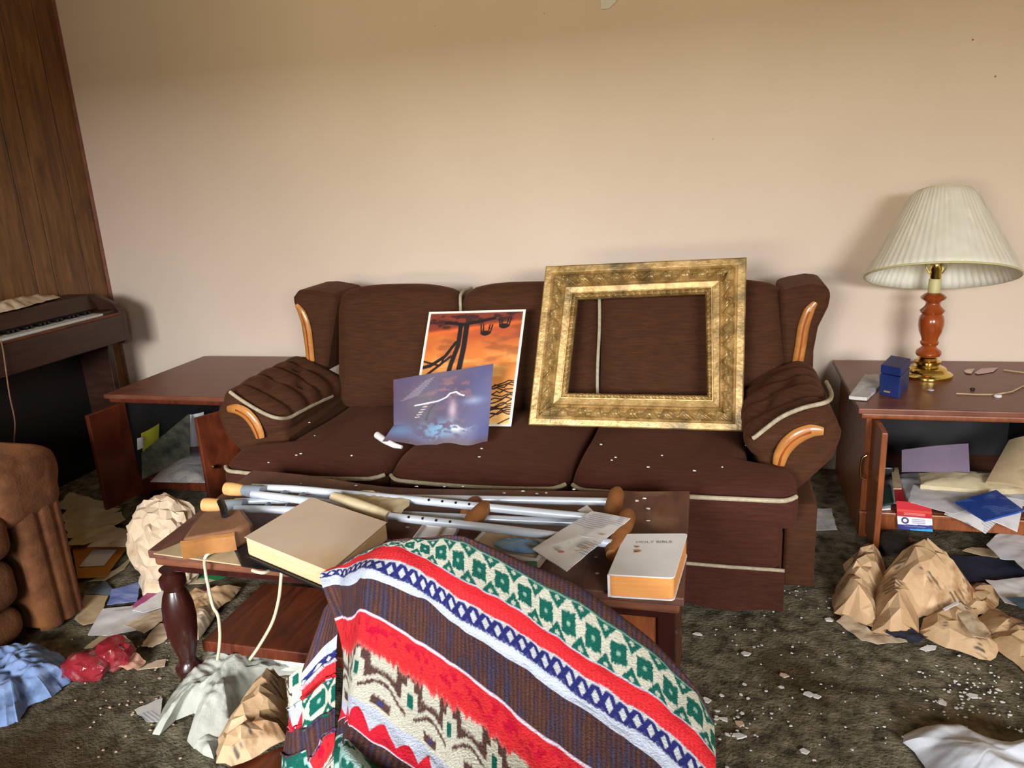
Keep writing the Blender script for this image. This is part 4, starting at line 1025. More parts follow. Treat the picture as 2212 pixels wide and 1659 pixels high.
# ================================================================== LEFT END TABLE
def door_panel(T, hinge, free, z0, z1, m, mface, th=.02, knob=None):
    a, b = np.array((*hinge, 0.)), np.array((*free, 0.)); d = (b-a)/np.linalg.norm(b-a); n = np.array((-d[1], d[0], 0))*th
    dr = T.part('door', MB().prism([a+(0, 0, z0), b+(0, 0, z0), b+(0, 0, z0)+n, a+(0, 0, z0)+n], (0, 0, z1-z0)), m, smooth=False, bevel=.004)
    if knob:
        k = b-d*.035+(0, 0, (z0+z1)/2)
        for s_ in (1, -1):
            nn = n/np.linalg.norm(n)*s_; o = k+(n if s_ > 0 else 0)
            T.part('knob', MB().tube([o, o+nn*.012, o+nn*.016, o+nn*.026, o+nn*.028], [.004, .004, .010, .009, .003], 14), M_brass, dr)
    return dr
def end_table(T, x0, x1, y0, y1, zt_, m, md, overhang=.035):
    T.part('tabletop', MB().box(x0, x1, y0, y1, zt_-.02, zt_), m, smooth=False, bevel=.004)
    T.part('top_moulding', MB().box(x0+.012, x1-.012, y0+.012, y1-.006, zt_-.042, zt_-.02), md, smooth=False, bevel=.007)
    a, b, c, d = x0+overhang, x1-overhang, y0+overhang+.01, y1-.01
    T.part('side_panel', MB().box(a, a+.02, c, d, .0, zt_-.042), md, smooth=False, bevel=.002)
    T.part('side_panel', MB().box(b-.02, b, c, d, .0, zt_-.042), md, smooth=False, bevel=.002)
    T.part('dark_inner_sheet', MB().box(a+.02, a+.024, c+.006, d-.012, .105, zt_-.042), M_dark, smooth=False)  # interior darkness put in as thin dark sheets added over the side panels
    T.part('dark_inner_sheet', MB().box(b-.024, b-.02, c+.006, d-.012, .105, zt_-.042), M_dark, smooth=False)
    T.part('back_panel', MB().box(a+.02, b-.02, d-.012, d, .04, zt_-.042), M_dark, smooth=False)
    T.part('cabinet_floor', MB().box(a+.02, b-.02, c+.005, d-.012, .085, .105), m, smooth=False)
    # shaped plinth
    P = [(a, .0), (a, .095), (b, .095), (b, .0), (b-.06, .0), (b-.09, .03), (b-.16, .045), (a+.16, .045), (a+.09, .03), (a+.06, .0)]
    T.part('plinth', MB().prism([(x, c-.006, z) for x, z in P], (0, .022, 0)), md, smooth=False, bevel=.004)
    T.part('plinth_moulding', MB().box(a-.004, b+.004, c-.014, c+.01, .088, .104), md, smooth=False, bevel=.004)

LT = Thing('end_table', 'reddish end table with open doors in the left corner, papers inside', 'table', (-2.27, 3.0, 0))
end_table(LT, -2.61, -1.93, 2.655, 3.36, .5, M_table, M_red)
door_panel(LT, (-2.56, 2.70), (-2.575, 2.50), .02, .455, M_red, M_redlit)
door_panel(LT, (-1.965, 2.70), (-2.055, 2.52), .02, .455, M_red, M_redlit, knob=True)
# contents
def leaf(name, C4, m, label, cat, t=.003, **k):
    A, B, C_, D = [np.array(p, float) for p in C4]; n = np.cross(B-A, D-A); n /= np.linalg.norm(n)
    u, v = np.meshgrid(np.linspace(0, 1, 9), np.linspace(0, 1, 9), indexing='ij')
    Pg = (A*((1-u)*(1-v))[..., None]+B*(u*(1-v))[..., None]+C_*(u*v)[..., None]+D*((1-u)*v)[..., None])+n*(.006*np.sin(u*PI))[..., None]
    mb = MB().grid(Pg); nf = len(mb.f); mb.grid(Pg-n*t); mb.f = mb.f[:nf]+[f[::-1] for f in mb.f[nf:]]
    kk_ = 81; ring = [i*9 for i in range(9)]+[72+j for j in range(1, 9)]+[i*9+8 for i in range(7, -1, -1)]+[j for j in range(7, 0, -1)]
    for a, b in zip(ring, ring[1:]+ring[:1]): mb.f.append((b, a, a+kk_, b+kk_))
    return solo(name, mb, m, label, cat, **k)
leaf('leaflet', [AX(311, 1000, -2.535), AX(342, 975, -2.535), AX(344, 915, -2.54), AX(306, 936, -2.54)], M_yellow, 'yellow leaflet standing inside the left end table', 'leaflet')
leaf('magazine', [AX(308, 1036, -2.48), AX(410, 985, -2.42), AX(409, 893, -2.50), AX(306, 978, -2.52)], M_mag, 'dark glossy magazine slanting inside the left end table', 'magazine', t=.006)
leaf('standing_sheet', [AY(410, 985, 3.06), AY(440, 975, 3.10), AY(440, 890, 3.12), AY(410, 896, 3.08)], M_paper, 'white sheet standing behind the slanting magazine', 'paper')
leaf('small_card', [AX(298, 972, -2.525), AX(312, 964, -2.525), AX(311, 942, -2.53), AX(297, 947, -2.53)], M_white, 'small white card below the yellow leaflet', 'card')
solo('newspaper_page', sheet([AZ(325, 1042, .107), AZ(445, 1044, .107), AZ(452, 985, .107), AZ(385, 972, .107)], amp=.01, freq=10, seed=8, dome=.015, edge=.2, rings=8, m=44), M_news, 'printed white page lying on the floor of the left end table', 'paper')

# ================================================================== RIGHT END TABLE
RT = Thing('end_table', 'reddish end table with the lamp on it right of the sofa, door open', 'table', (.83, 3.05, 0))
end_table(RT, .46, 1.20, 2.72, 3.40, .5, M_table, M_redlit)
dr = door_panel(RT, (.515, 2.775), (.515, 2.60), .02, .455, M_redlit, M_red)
h = AY(1873, 1010, 2.69)
RT.part('door_pull', MB().tube([h+np.array((-.004, 0, .045)), h+np.array((-.018, 0, .035)), h+np.array((-.022, 0, 0)), h+np.array((-.018, 0, -.035)), h+np.array((-.004, 0, -.045))], .0045, 10), M_brass, dr)
# ---- lamp
LP = Thing('table_lamp', 'turned wood and brass table lamp with cream pleated shade still in plastic wrap', 'lamp', (.765, 3.1, .5))
lx, ly = .765, 3.155
LP.part('brass_base', MB().lathe([(.088, 0), (.090, .006), (.089, .012), (.080, .018), (.070, .022), (.066, .034), (.060, .038), (.045, .042), (.042, .05), (.047, .055), (.047, .062), (.036, .067), (.033, .075)], (lx, ly, .5), 48), M_brass)
LP.part('wood_stem', MB().lathe([(.024, .073), (.040, .080), (.045, .090), (.042, .100), (.028, .110), (.024, .118), (.030, .124), (.033, .132), (.028, .139), (.030, .150), (.040, .175), (.044, .198), (.044, .215), (.040, .232), (.034, .240), (.040, .246), (.043, .253), (.034, .262), (.026, .272), (.024, .282), (.030, .290), (.042, .298), (.044, .304), (.034, .314), (.020, .322)], (lx, ly, .503), 40), M_lampwood)
LP.part('socket', MB().lathe([(.018, .320), (.0215, .324), (.0215, .372), (.019, .376)], (lx, ly, .5), 28), M_socket)
LP.part('socket_shell', MB().lathe([(.018, .376), (.02, .382), (.019, .40), (.023, .412), (.021, .43)], (lx, ly, .5), 24), M_brass)
LP.part('bulb', MB().lathe([(.013, .43), (.016, .44), (.03, .47), (.031, .49), (.024, .51), (.008, .52)], (lx, ly, .5), 24), M_white)
hp = []
for a in np.linspace(0, 2*PI, 40, endpoint=False): hp.append((lx+.048*math.cos(a), ly, .5+.49+.105*math.sin(a)))
LP.part('harp', MB().tube(hp, .0022, 8, closed=True), M_brass)
sc0 = np.array((lx-.004, ly-.045, .5+.562)); MT = (Rx(math.radians(-19)) @ Ry(math.radians(2.0)))
def pleat(a, i, r): return .0016*math.sin(a*60)+.001*math.sin(a*17+i)
shp = [(.265, -.150), (.252, -.128), (.225, -.085), (.195, -.035), (.165, .015), (.137, .062), (.118, .096), (.106, .110), (.100, .113)]
shp = [(r_*.93, z_*1.16) for r_, z_ in shp]
def shade(prof_, c_, wob=None, seg=240): return MB().lathe(prof_, c_, seg, M=MT, closed=False, wob=wob)
sd = LP.part('lamp_shade', shade(shp, sc0, pleat), M_gloss, angle=180)
so = sd.modifiers.new('thick', 'SOLIDIFY'); so.thickness = .004; so.offset = -1
LP.part('shade_hem', MB().tube([np.array(sc0)+np.array(MT @ Vector((.2475*math.cos(a), .2475*math.sin(a), -.173))) for a in np.linspace(0, 2*PI, 90, endpoint=False)], .0035, 8, closed=True), M_socket, sd)
LP.part('shade_ring', MB().tube([np.array(sc0)+np.array(MT @ Vector((.094*math.cos(a), .094*math.sin(a), .130))) for a in np.linspace(0, 2*PI, 60, endpoint=False)], .003, 8, closed=True), M_socket, sd)
for a in (0, 2.09, 4.19): LP.part('shade_spider', MB().tube([sc0+np.array(MT @ Vector((0, 0, .125))), sc0+np.array(MT @ Vector((.094*math.cos(a), .094*math.sin(a), .130)))], .002, 6), M_brass, sd)
def wr(a, i, r): return .005+.004*math.sin(a*5+i*1.3)+.0035*math.sin(a*13-i*.9)+.002*math.sin(a*29+i)
LP.part('plastic_wrap', shade([(r_+.002, z_) for r_, z_ in shp[:-1]], sc0, wr), M_wrap, sd, angle=180)

# ---- on the right table
BX = Thing('jewellery_box', 'small navy blue box standing beside the brass lamp base', 'box', (.6, 2.9, .5))
p1, p2, p3 = AZ(1898, 852, .5), AZ(1942, 862, .5), AZ(1962, 838, .5); p4 = p1+p3-p2
BX.part('box_body', MB().prism([p1, p2, p3, p4][::-1] if False else [p1, p2, p3, p4], (0, 0, .078)), M_blue, smooth=False, bevel=.003)
BX.part('box_lid', MB().prism([p+(0, 0, .081) for p in (p1, p2, p3, p4)], (0, 0, .03)), M_blue, smooth=False, bevel=.003)
q = p1*.6+p2*.4+np.array((-.001, -.003, .018)); BX.part('gold_lettering', MB().box(-.012, .012, -.0005, .0005, -.003, .003, Matrix.Translation(q) @ Rz(math.atan2((p2-p1)[1], (p2-p1)[0]))), M_goldflat, smooth=False)
solo('folded_pamphlet', sheet([AZ(1834, 858, .512), AZ(1873, 862, .51), AZ(1900, 835, .506), AZ(1898, 812, .506), AZ(1868, 812, .51)], amp=.008, freq=12, seed=2, rings=8, m=40, t=.012), M_news, 'folded white pamphlet at the left edge of the lamp table', 'pamphlet')
solo('pink_scrap', sheet(pz([(2105, 806), (2120, 797), (2156, 795), (2145, 804), (2112, 809)], .502), amp=.002, seed=3, rings=4, m=24), mat('pale_pink', (206, 178, 178)), 'pale pink paper scrap right of the lamp base', 'paper')
solo('orange_scrap', sheet(pz([(2082, 802), (2092, 798), (2106, 798), (2098, 808), (2086, 807)], .502), amp=.003, seed=4, rings=4, m=24), M_amber, 'small orange-brown scrap next to the pink one', 'paper')
solo('silver_coin', MB().lathe([(.010, 0), (.0105, .002), (.010, .003)], AZ(2011, 843, .5002), 24), M_alu, 'small silver coin in front of the lamp base', 'coin')
solo('dark_pebble', blob(AZ(2101, 840, .5045), (.009, .006, .005), .2, 2, 14, 10), M_blackp, 'small dark pebble on the lamp table', 'pebble')
wp_ = [AZ(2066, 850, .5035), AZ(2110, 852, .5035), AZ(2150, 852, .504), AZ(2185, 846, .5045), AZ(2212, 833, .504), AZ(2240, 826, .504)]
solo('thin_twig', MB().tube(wp_, .0028, 6), M_tan, 'thin straw-coloured twig lying near the front of the lamp table', 'twig')
solo('straw_piece', MB().tube([AZ(2168, 799, .5035), AZ(2190, 802, .5035), AZ(2214, 805, .5035)], .003, 6), M_tan, 'short straw piece at the back right of the lamp table', 'twig')
solo('glass_disc', MB().lathe([(.012, 0), (.013, .004), (.010, .008)], AZ(2155, 857, .5002), 20), M_white, 'small pale glass disc near the front edge of the lamp table', 'disc')

# ---- inside the right table
leaf('lilac_folder', [AY(1948, 1018, 2.95), AY(2095, 1022, 2.95), AY(2092, 958, 3.05), AY(1948, 972, 3.03)], M_lilac, 'lilac card folder leaning at the back of the right end table', 'folder', t=.006)
def heap(name, px, z, m, label, cat, **k):
    a = dict(amp=.012, freq=14, seed=len(bpy.data.objects) % 97, dome=.012, edge=.4, rings=10, m=60, jit=.002); a.update(k)
    return solo(name, sheet(pz(px, z), **a), m, label, cat)
heap('paper_pile', [(1900, 1090), (2000, 1092), (2212, 1095), (2240, 1040), (2150, 1020), (1960, 1022), (1900, 1040)], .107, M_paper, 'flattened pile of white papers on the floor of the right end table', 'paper', dome=.03)
heap('yellowed_pages', [(1990, 1050), (2110, 1060), (2215, 1058), (2205, 1032), (2100, 1022), (1985, 1024)], .165, M_cream, 'yellowed bundle of pages on the paper pile', 'paper', dome=.02, t=.02)
leaf('kraft_bag', [AZ(2130, 1040, .2), AZ(2215, 1052, .2), AY(2240, 940, 3.0), AY(2180, 950, 3.05)], M_tan, 'brown paper bag crumpled in the right rear of the end table', 'bag', t=.01)
heap('letter_sheet', [(1962, 1085), (2060, 1112), (2150, 1090), (2110, 1062), (1972, 1048)], .15, M_paper, 'white letter sheet sliding out under the blue booklet', 'paper', dome=.004, amp=.004)
leaf('creased_paper', [AY(2095, 1110, 2.705), AY(2198, 1148, 2.68), AZ(2212, 1080, .15), AZ(2080, 1065, .16)], M_paper, 'white paper drooping over the sill of the right end table', 'paper')
leaf('creased_paper', [AY(2040, 1110, 2.72), AY(2130, 1152, 2.68), AZ(2190, 1090, .14), AZ(2060, 1072, .15)], M_news, 'creased white sheet hanging out left of the blue booklet', 'paper')
solo('blue_booklet', MB().prism([AZ(*q_, .185) for q_ in ((2063, 1084), (2128, 1124), (2212, 1102), (2152, 1058))][::-1], (0, 0, -.006)), M_bluebk, 'bright blue booklet lying on the papers in the right end table', 'booklet', smooth=False)
# printed leaflet: red, white, navy, light blue
FL = Thing('charity_leaflet', 'red, white and blue printed leaflet hanging over the sill of the right end table', 'leaflet', (.66, 2.7, .05))
def fl(u, v):
    C = np.zeros(u.shape+(3,))+np.array((176, 24, 36.)); C = mixc(C, (206, 96, 60), sst(.6, .66, v)*sst(.74, .7, v)*.6)
    C = mixc(C, (222, 224, 230), (v < .46)*1.0); C = mixc(C, (50, 52, 128), (v < .2+.05*(u-.5))*1.0); C = mixc(C, (40, 160, 212), (v < .1*u+.0)*(u > .35)*1.0)
    C = mixc(C, (46, 44, 96), sst(.035, .02, np.abs(np.hypot((u-.22)*1.0, (v-.33)*.95)-.085)))
    for k in range(3): C = mixc(C, (150, 150, 172), sst(.022, .012, np.abs(v-.27-.06*k))*(u > .42)*(u < .8))
    for k in range(2): C = mixc(C, (224, 160, 150), sst(.012, .006, np.abs(v-.55-.05*k))*(u > .2)*(u < .8))
    C = mixc(C, (140, 140, 190), sst(.01, .005, np.abs(v-.13))*(u > .2)*(u < .8)); return C
mb, cc = painted([AY(1940, 1143, 2.735), AY(2015, 1149, 2.735), AY(2012, 1088, 2.745), AY(1936, 1082, 2.745)], 60, 60, fl, t=.0015)
FL.part('leaflet_front', mb, M_paintm, colors=cc)
FL.part('leaflet_flap', MB().prism([AY(1934, 1086, 2.745), AY(1956, 1086, 2.745), AZ(1950, 1055, .14), AZ(1931, 1052, .14)], (0, .001, .001)), mat('red_card', (166, 24, 34)), smooth=False)
solo('green_booklet', MB().prism([AZ(*q_, .135) for q_ in ((1898, 1092), (1930, 1085), (1922, 1048), (1898, 1052))][::-1], (0, 0, -.008)), mat('dark_green', (40, 62, 52), rough=.5), 'dark green booklet at the left inside the right end table', 'booklet', smooth=False)
solo('white_booklet', MB().prism([AZ(*q_, .112) for q_ in ((1895, 1100), (1924, 1098), (1926, 1080), (1896, 1082))][::-1], (0, 0, -.006)), M_white, 'small white booklet under the dark green booklet', 'booklet', smooth=False)
solo('tan_strip', MB().prism([AZ(*q_, .15) for q_ in ((1930, 1055), (1948, 1055), (1940, 1010), (1925, 1010))][::-1], (0, 0, -.004)), M_tan, 'tan card strip left of the lilac folder', 'card', smooth=False)
solo('dark_gadget', MB().rbox(AZ(1915, 1012, .15), (.022, .035, .02), .008, n=4), M_blackp, 'small black gadget with grey screen inside the right end table', 'gadget')

# ================================================================== ELECTRIC ORGAN on the left wall
OG = Thing('electric_organ', 'dark wooden home organ with open keyboard against the panelled wall', 'organ', (-3.0, 2.5, 0))
oy0, oy1, ox0, ox1 = 1.98, 3.12, -3.155, -2.83
OG.part('end_panel', MB().prism([(ox0, 3.085, 0), (-2.955, 3.085, 0), (-2.945, 3.085, .63), (ox1, 3.085, .63), (ox1, 3.085, .79), (-2.855, 3.085, .825), (-2.97, 3.085, .872), (ox0, 3.085, .872)][::-1], (0, .035, 0)), M_piano, smooth=False, bevel=.004)
OG.part('end_panel', MB().prism([(ox0, oy0, 0), (-2.955, oy0, 0), (-2.945, oy0, .63), (ox1, oy0, .63), (ox1, oy0, .79), (-2.855, oy0, .825), (-2.97, oy0, .872), (ox0, oy0, .872)][::-1], (0, .035, 0)), M_piano, smooth=False, bevel=.004)
OG.part('key_bed', MB().box(ox0, ox1+.004, oy0+.035, 3.085, .645, .775), M_piano, smooth=False, bevel=.003)
OG.part('front_lip', MB().box(ox1-.02, ox1+.006, oy0+.035, 3.085, .775, .787), M_red, smooth=False, bevel=.003)
OG.part('key_cheek', MB().box(-2.97, ox1-.02, 3.0, 3.085, .775, .8), M_piano, smooth=False, bevel=.003)
OG.part('music_shelf', MB().prism([(-3.0, oy0+.035, .872), (-2.99, oy0+.035, .858), (-2.955, oy0+.035, .81), (-2.965, oy0+.035, .79), (-3.02, oy0+.035, .79), (ox0, oy0+.035, .86), (ox0, oy0+.035, .872)], (0, 3.05-oy0, 0)), M_piano, smooth=False)
OG.part('knee_panel', MB().box(ox0, ox0+.03, oy0+.035, 3.085, .03, .645), M_pianod, smooth=False)
OG.part('floor_rail', MB().box(ox0, ox0+.1, oy0+.035, 3.085, .0, .05), M_pianod, smooth=False)
kb = OG.part('key_slip', MB().box(-2.965, ox1-.02, 2.02, 3.0, .772, .777), M_pianod, smooth=False)
ny = int((3.0-2.02)/.0235); wkey = bkey = None
for i in range(ny):
    y = 3.0-.0235*(i+.5)
    if wkey is None:
        wkey = OG.part('white_key', MB().box(-2.962, ox1-.022, y-.0111, y+.0111, .778, .796), M_ivory, smooth=False, bevel=.001)
    else:
        c = wkey.copy(); COL.objects.link(c); c.parent = OG.o; c.location = (0, -.0235*i, 0)
    if i % 7 in (1, 2, 4, 5, 6) and i:
        if bkey is None:
            yb0 = y; bkey = OG.part('black_key', MB().box(-2.962, -2.905, y+.0118-.0055, y+.0118+.0055, .796, .81), M_black, smooth=False, bevel=.001)
        else:
            c = bkey.copy(); COL.objects.link(c); c.parent = OG.o; c.location = (0, y-yb0, 0)
solo('crumpled_cloth', sheet([(-3.14, 2.5, .874), (-3.0, 2.42, .874), (-2.985, 2.72, .874), (-3.02, 2.78, .874), (-3.06, 2.98, .874), (-3.12, 3.0, .874), (-3.13, 2.8, .874)], amp=.03, freq=11, seed=14, dome=.02, edge=.25, rings=16, m=90, jit=.006), M_kraft2, 'crumpled ivory paper lying on top of the organ', 'paper')
solo('organ_cable', MB().tube(smooth_path([AX(2, 735, -2.82), AX(8, 765, -2.815), AX(20, 850, -2.81), AX(32, 910, -2.82), AX(30, 960, -2.84), AX(30, 1040, -2.86)]), .0028, 8), M_leather, 'thin brown cable hanging down the front of the organ', 'cable')
solo('paper_strip', MB().prism([AZ(*q, .012) for q in ((118, 1028), (140, 1022), (200, 992), (217, 980), (214, 973), (190, 978), (130, 1010))][::-1], (0, 0, .01)), M_cream, 'pale paper strip lying on the carpet in front of the organ', 'paper', smooth=False)

# ================================================================== RECLINER (left edge)
RC = Thing('recliner', 'tan-brown velour recliner with scrolled arm at the left edge', 'armchair', (-2.45, 1.4, 0))
def arm_fn(V, q):
    V = V.copy(); V[:, 1] *= 1.0-.12*np.clip((V[:, 2]+.05)/.2, 0, 1)*0; return V
# arm front column, fluted, with scroll head (faces +X)
yA, yB, xF = 1.655, 1.835, -2.04
fl_ = MB(); rows = []
zs = np.concatenate([np.linspace(.015, .5, 40), np.linspace(.505, .6, 16)])
for z in zs:
    row = []; t = z/.6
    w0, w1 = yA-.0+.02*(1-t), yB+.0
    if z > .44: w0 -= .045*math.sin((z-.44)/.16*PI/2); w1 += .028*math.sin((z-.44)/.16*PI)
    if z > .56: k = (z-.56)/.04; w0 += .02*k*k; w1 -= .022*k*k
    for j in range(31):
        s_ = j/30; y = w0+(w1-w0)*s_; e = math.sqrt(max(0, 1-(2*s_-1)**4))
        x = xF-.035+.035*e-.010*math.exp(-((s_-.42)/.06)**2)*(1 if z < .47 else .2)-.008*math.exp(-((s_-.75)/.05)**2)*(z < .5)
        if z > .46: x += .012*math.exp(-(((y-1.745)/.05)**2+((z-.535)/.035)**2))
        if z > .58: x -= .02*(z-.58)/.02*.6
        row.append((x, y, z))
    rows.append(row)
fl_.grid(rows)
RC.part('arm_front', MB().add(fl_.v, [f[::-1] for f in fl_.f]), M_chair)
RC.part('arm_roll', MB().rbox((-2.42, 1.735, .49), (.385, .118, .112), .06, n=16, puff=(0, 0, .006)), M_chair)
RC.part('arm_body', MB().box(-2.8, xF-.03, 1.675, 1.83, .02, .46), M_chair, bevel=.01)
for nm, z0, z1, xo, sg in (('seat_cushion', .305, .455, .03, 1), ('footrest_panel', .145, .30, .012, 1), ('footrest_panel', .03, .142, .0, 1)):
    RC.part(nm, MB().rbox((-2.40, 1.31, (z0+z1)/2), (.33+xo, .335, (z1-z0)/2), .05, n=14, puff=(.012, 0, .008)), M_chair)
RC.part('chair_base', MB().box(-2.78, -2.12, 1.0, 1.66, .0, .1), M_dark, smooth=False)
RC.part('backrest', MB().rbox((-2.86, 1.31, .62), (.12, .33, .36), .09, n=12, puff=(.03, 0, .02), M=Ry(math.radians(-10))), M_chair)

# ================================================================== THINGS ON THE LEFT FLOOR
def flat(name, px, mt, label, cat='paper', z=0.0, t=.0015, group=None, **k):
    a = dict(amp=.004, freq=8, seed=(len(bpy.data.objects)*7) % 97, rings=8, m=48, jit=.0012, t=t); a.update(k)
    return solo(name, sheet(pz(px, z+.001), **a), mt, label, cat, group=group)
# fanned pile of tan sheets between recliner and table
fan = [[(120, 1100), (150, 1065), (222, 1085), (262, 1098), (180, 1108)], [(128, 1125), (160, 1082), (225, 1092), (208, 1112), (150, 1135)], [(135, 1140), (165, 1098), (262, 1100), (235, 1122), (150, 1155)],
       [(140, 1165), (160, 1130), (262, 1108), (272, 1125), (200, 1160)], [(145, 1178), (170, 1150), (245, 1135), (262, 1150), (180, 1180)], [(190, 1185), (215, 1160), (258, 1142), (292, 1152), (280, 1182)]]
fl_lab = ['rearmost tan sheet of the fanned pile beside the recliner arm', 'second tan sheet from the back of the fanned pile by the recliner', 'third, widest tan sheet in the fanned pile by the recliner', 'fourth tan sheet of the fanned pile, its corner pointing at the crumpled sack', 'front tan sheet of the fanned pile, above the orange envelope', 'greyish sheet at the right front of the fanned pile']
for k, (p, lb) in enumerate(zip(fan, fl_lab)):
    flat('tan_sheet', p, M_cream if k < 5 else M_kraft2, lb, z=.002+.007*k, amp=.01, group='fanned tan sheets')
EN = Thing('orange_envelope', 'orange manila envelope with white address label on the carpet', 'envelope', AZ(210, 1205, 0))
Pe = pz([(152, 1160), (272, 1160), (278, 1180), (228, 1246), (168, 1250)], .012)
EN.part('envelope_body', sheet(Pe, amp=.003, seed=4, rings=8, m=40, t=.003), M_orange)
EN.part('address_label', sheet(pz([(170, 1225), (202, 1188), (252, 1188), (225, 1222)], .017), amp=.001, seed=4, rings=5, m=28, t=.001), M_white)
flat('cream_sheet', [(190, 1258), (240, 1240), (292, 1198), (270, 1230), (225, 1256)], M_cream, 'narrow cream sheet under the orange envelope')
flat('blue_card', [(232, 1308), (242, 1275), (304, 1258), (296, 1300)], M_bluepr, 'blue and lilac glossy card on the carpet', 'card', z=.006)
flat('slate_card', [(188, 1284), (228, 1254), (246, 1278), (236, 1288)], mat('slate_film', (84, 98, 110), (110, 122, 132), rough=.3), 'slate grey translucent card left of the blue card', 'card')
flat('brown_paper', [(160, 1340), (184, 1286), (234, 1288), (214, 1344), (180, 1352)], M_tan, 'plain brown paper at the foot of the recliner arm', z=.002)
flat('white_sheet', [(190, 1376), (222, 1318), (282, 1312), (350, 1285), (358, 1330), (300, 1362), (230, 1378)], M_paper, 'large white sheet lying left of the turned table leg', z=.004, amp=.012)
flat('magenta_leaflet', [(284, 1312), (318, 1282), (348, 1272), (356, 1290), (330, 1306), (312, 1318)], M_magenta, 'magenta and white leaflet left of the turned leg', 'leaflet', z=.014)
flat('white_flyer', [(286, 1320), (322, 1296), (356, 1272), (358, 1310), (312, 1324)], M_paper, 'white flyer partly covering the magenta leaflet', 'leaflet', z=.018)
flat('kraft_scrap', [(268, 1352), (310, 1332), (356, 1316), (352, 1346), (312, 1372)], M_kraft2, 'crinkled brown scrap on the white sheet by the turned leg', z=.016, amp=.014)
flat('kraft_scrap', [(305, 1400), (340, 1350), (362, 1352), (362, 1382), (330, 1402)], M_kraft2, 'small brown scrap just left of the turned leg foot', z=.004, amp=.012)
flat('pink_scrap', [(296, 1449), (338, 1428), (360, 1424), (356, 1442)], M_beige, 'pinkish paper scrap near the foot of the turned leg', z=.001)
flat('tan_scrap', [(180, 1402), (215, 1376), (250, 1372), (235, 1398)], M_tan, 'tan scrap behind the red foil bag', z=.0)
flat('tissue', [(155, 1462), (205, 1456), (206, 1466), (190, 1472)], M_white, 'small white tissue in front of the red foil bag')
flat('printed_card', [(290, 1535), (352, 1508), (345, 1560), (318, 1562)], M_news, 'printed lilac card left of the grey plastic bag', 'card', z=.002)
# under / behind the table, seen through the legs
flat('green_card', [(415, 1248), (418, 1226), (505, 1240), (470, 1254)], M_green, 'bright green card under the coffee table', 'card', z=.004)
flat('cream_page', [(376, 1262), (384, 1225), (420, 1225), (480, 1250), (440, 1262)], M_kraft2, 'cream page under the green card')
flat('magenta_strip', [(404, 1286), (448, 1268), (456, 1280), (428, 1294)], M_magenta, 'magenta strip under the coffee table', 'leaflet', z=.016)
flat('kraft_wad', [(392, 1300), (412, 1282), (455, 1284), (522, 1272), (500, 1300), (440, 1340), (395, 1330)], M_kraft, 'crumpled brown paper wad right of the turned leg', z=.004, amp=.03, freq=14, dome=.02, edge=.3, rings=12, m=70)
flat('kraft_wad', [(398, 1368), (405, 1330), (470, 1312), (470, 1330), (430, 1385), (405, 1392)], M_kraft2, 'pale crumpled paper wad behind the foot of the turned leg', z=.004, amp=.03, freq=14, dome=.02, edge=.3, rings=12, m=70)
# big crumpled sack at the table's left corner
SK = solo('paper_sack', lump((-1.85, 2.03, .165), (.135, .11, .17), .22, 6, sub=4, freq=7, rnd=.16), M_kraft2, 'tall crumpled pale brown paper sack standing at the left end of the coffee table', 'bag', angle=10)
flat('sack_tail', [(300, 1262), (330, 1225), (372, 1232), (352, 1290), (310, 1290)], M_kraft2, 'torn brown paper piece below the crumpled sack', 'paper', z=.004, amp=.04, freq=12, dome=.05, rings=12, m=60)
# red foil bag
RB = Thing('red_foil_bag', 'shiny red cellophane bag tied in the middle on the carpet', 'bag', AZ(215, 1430, 0))
c1 = AZ(185, 1440, .045); c2 = AZ(246, 1412, .05)
RB.part('foil_half', lump(c1, (.072, .05, .042), .24, 3, sub=3, freq=7), M_redfoil, angle=20)
RB.part('foil_half', lump(c2, (.058, .055, .048), .26, 9, sub=3, freq=7), M_redfoil, angle=20)
RB.part('foil_tail', sheet([c2+np.array(q) for q in ((.03, -.03, -.03), (.085, -.01, -.045), (.08, .03, -.045), (.03, .04, -.02))], amp=.02, freq=22, seed=3, rings=6, m=32), mat('pale_foil', (186, 130, 110), (206, 160, 136), rough=.25, coat=.5), label='pale twisted cellophane end')
# blue cloth
solo('blue_garment', sheet(pz([(-60, 1480), (-10, 1425), (60, 1412), (112, 1414), (150, 1436), (152, 1475), (112, 1510), (62, 1530), (40, 1562), (-10, 1580), (-70, 1560)], 0), amp=.055, freq=11, seed=12, dome=.04, edge=.12, rings=34, m=170, domeexp=5, jit=.003), M_bluecl, 'crumpled light blue cotton garment at the left edge of the carpet', 'garment')
# grey plastic bag
PBx = [(330, 1590), (352, 1535), (395, 1470), (425, 1425), (470, 1416), (540, 1424), (600, 1420), (665, 1440), (665, 1460), (600, 1462), (560, 1490), (520, 1530), (500, 1590), (420, 1622), (405, 1605), (440, 1562), (420, 1545), (380, 1560), (345, 1592)]
solo('grey_plastic_bag', sheet(pz(PBx, .0), amp=.055, freq=8, seed=31, dome=.05, edge=.12, rings=24, m=130, t=.001, centre=AZ(490, 1500, .0)), M_plastic, 'torn grey-white plastic carrier bag on the carpet below the hanging cords', 'bag')
solo('clear_bag_handle', sheet(pz([(545, 1440), (590, 1400), (625, 1362), (642, 1368), (672, 1415), (690, 1448), (620, 1450)], .03), amp=.05, freq=9, seed=17, dome=.02, rings=12, m=60), M_plastic, 'smaller crumpled grey plastic bag by the blanket', 'bag')
solo('plastic_scrap', sheet(pz([(412, 1610), (455, 1590), (478, 1600), (462, 1640), (440, 1632)], .0), amp=.02, freq=12, seed=18, dome=.01, rings=8, m=40), M_plastic, 'small plastic scrap below the grey carrier bag', 'plastic')
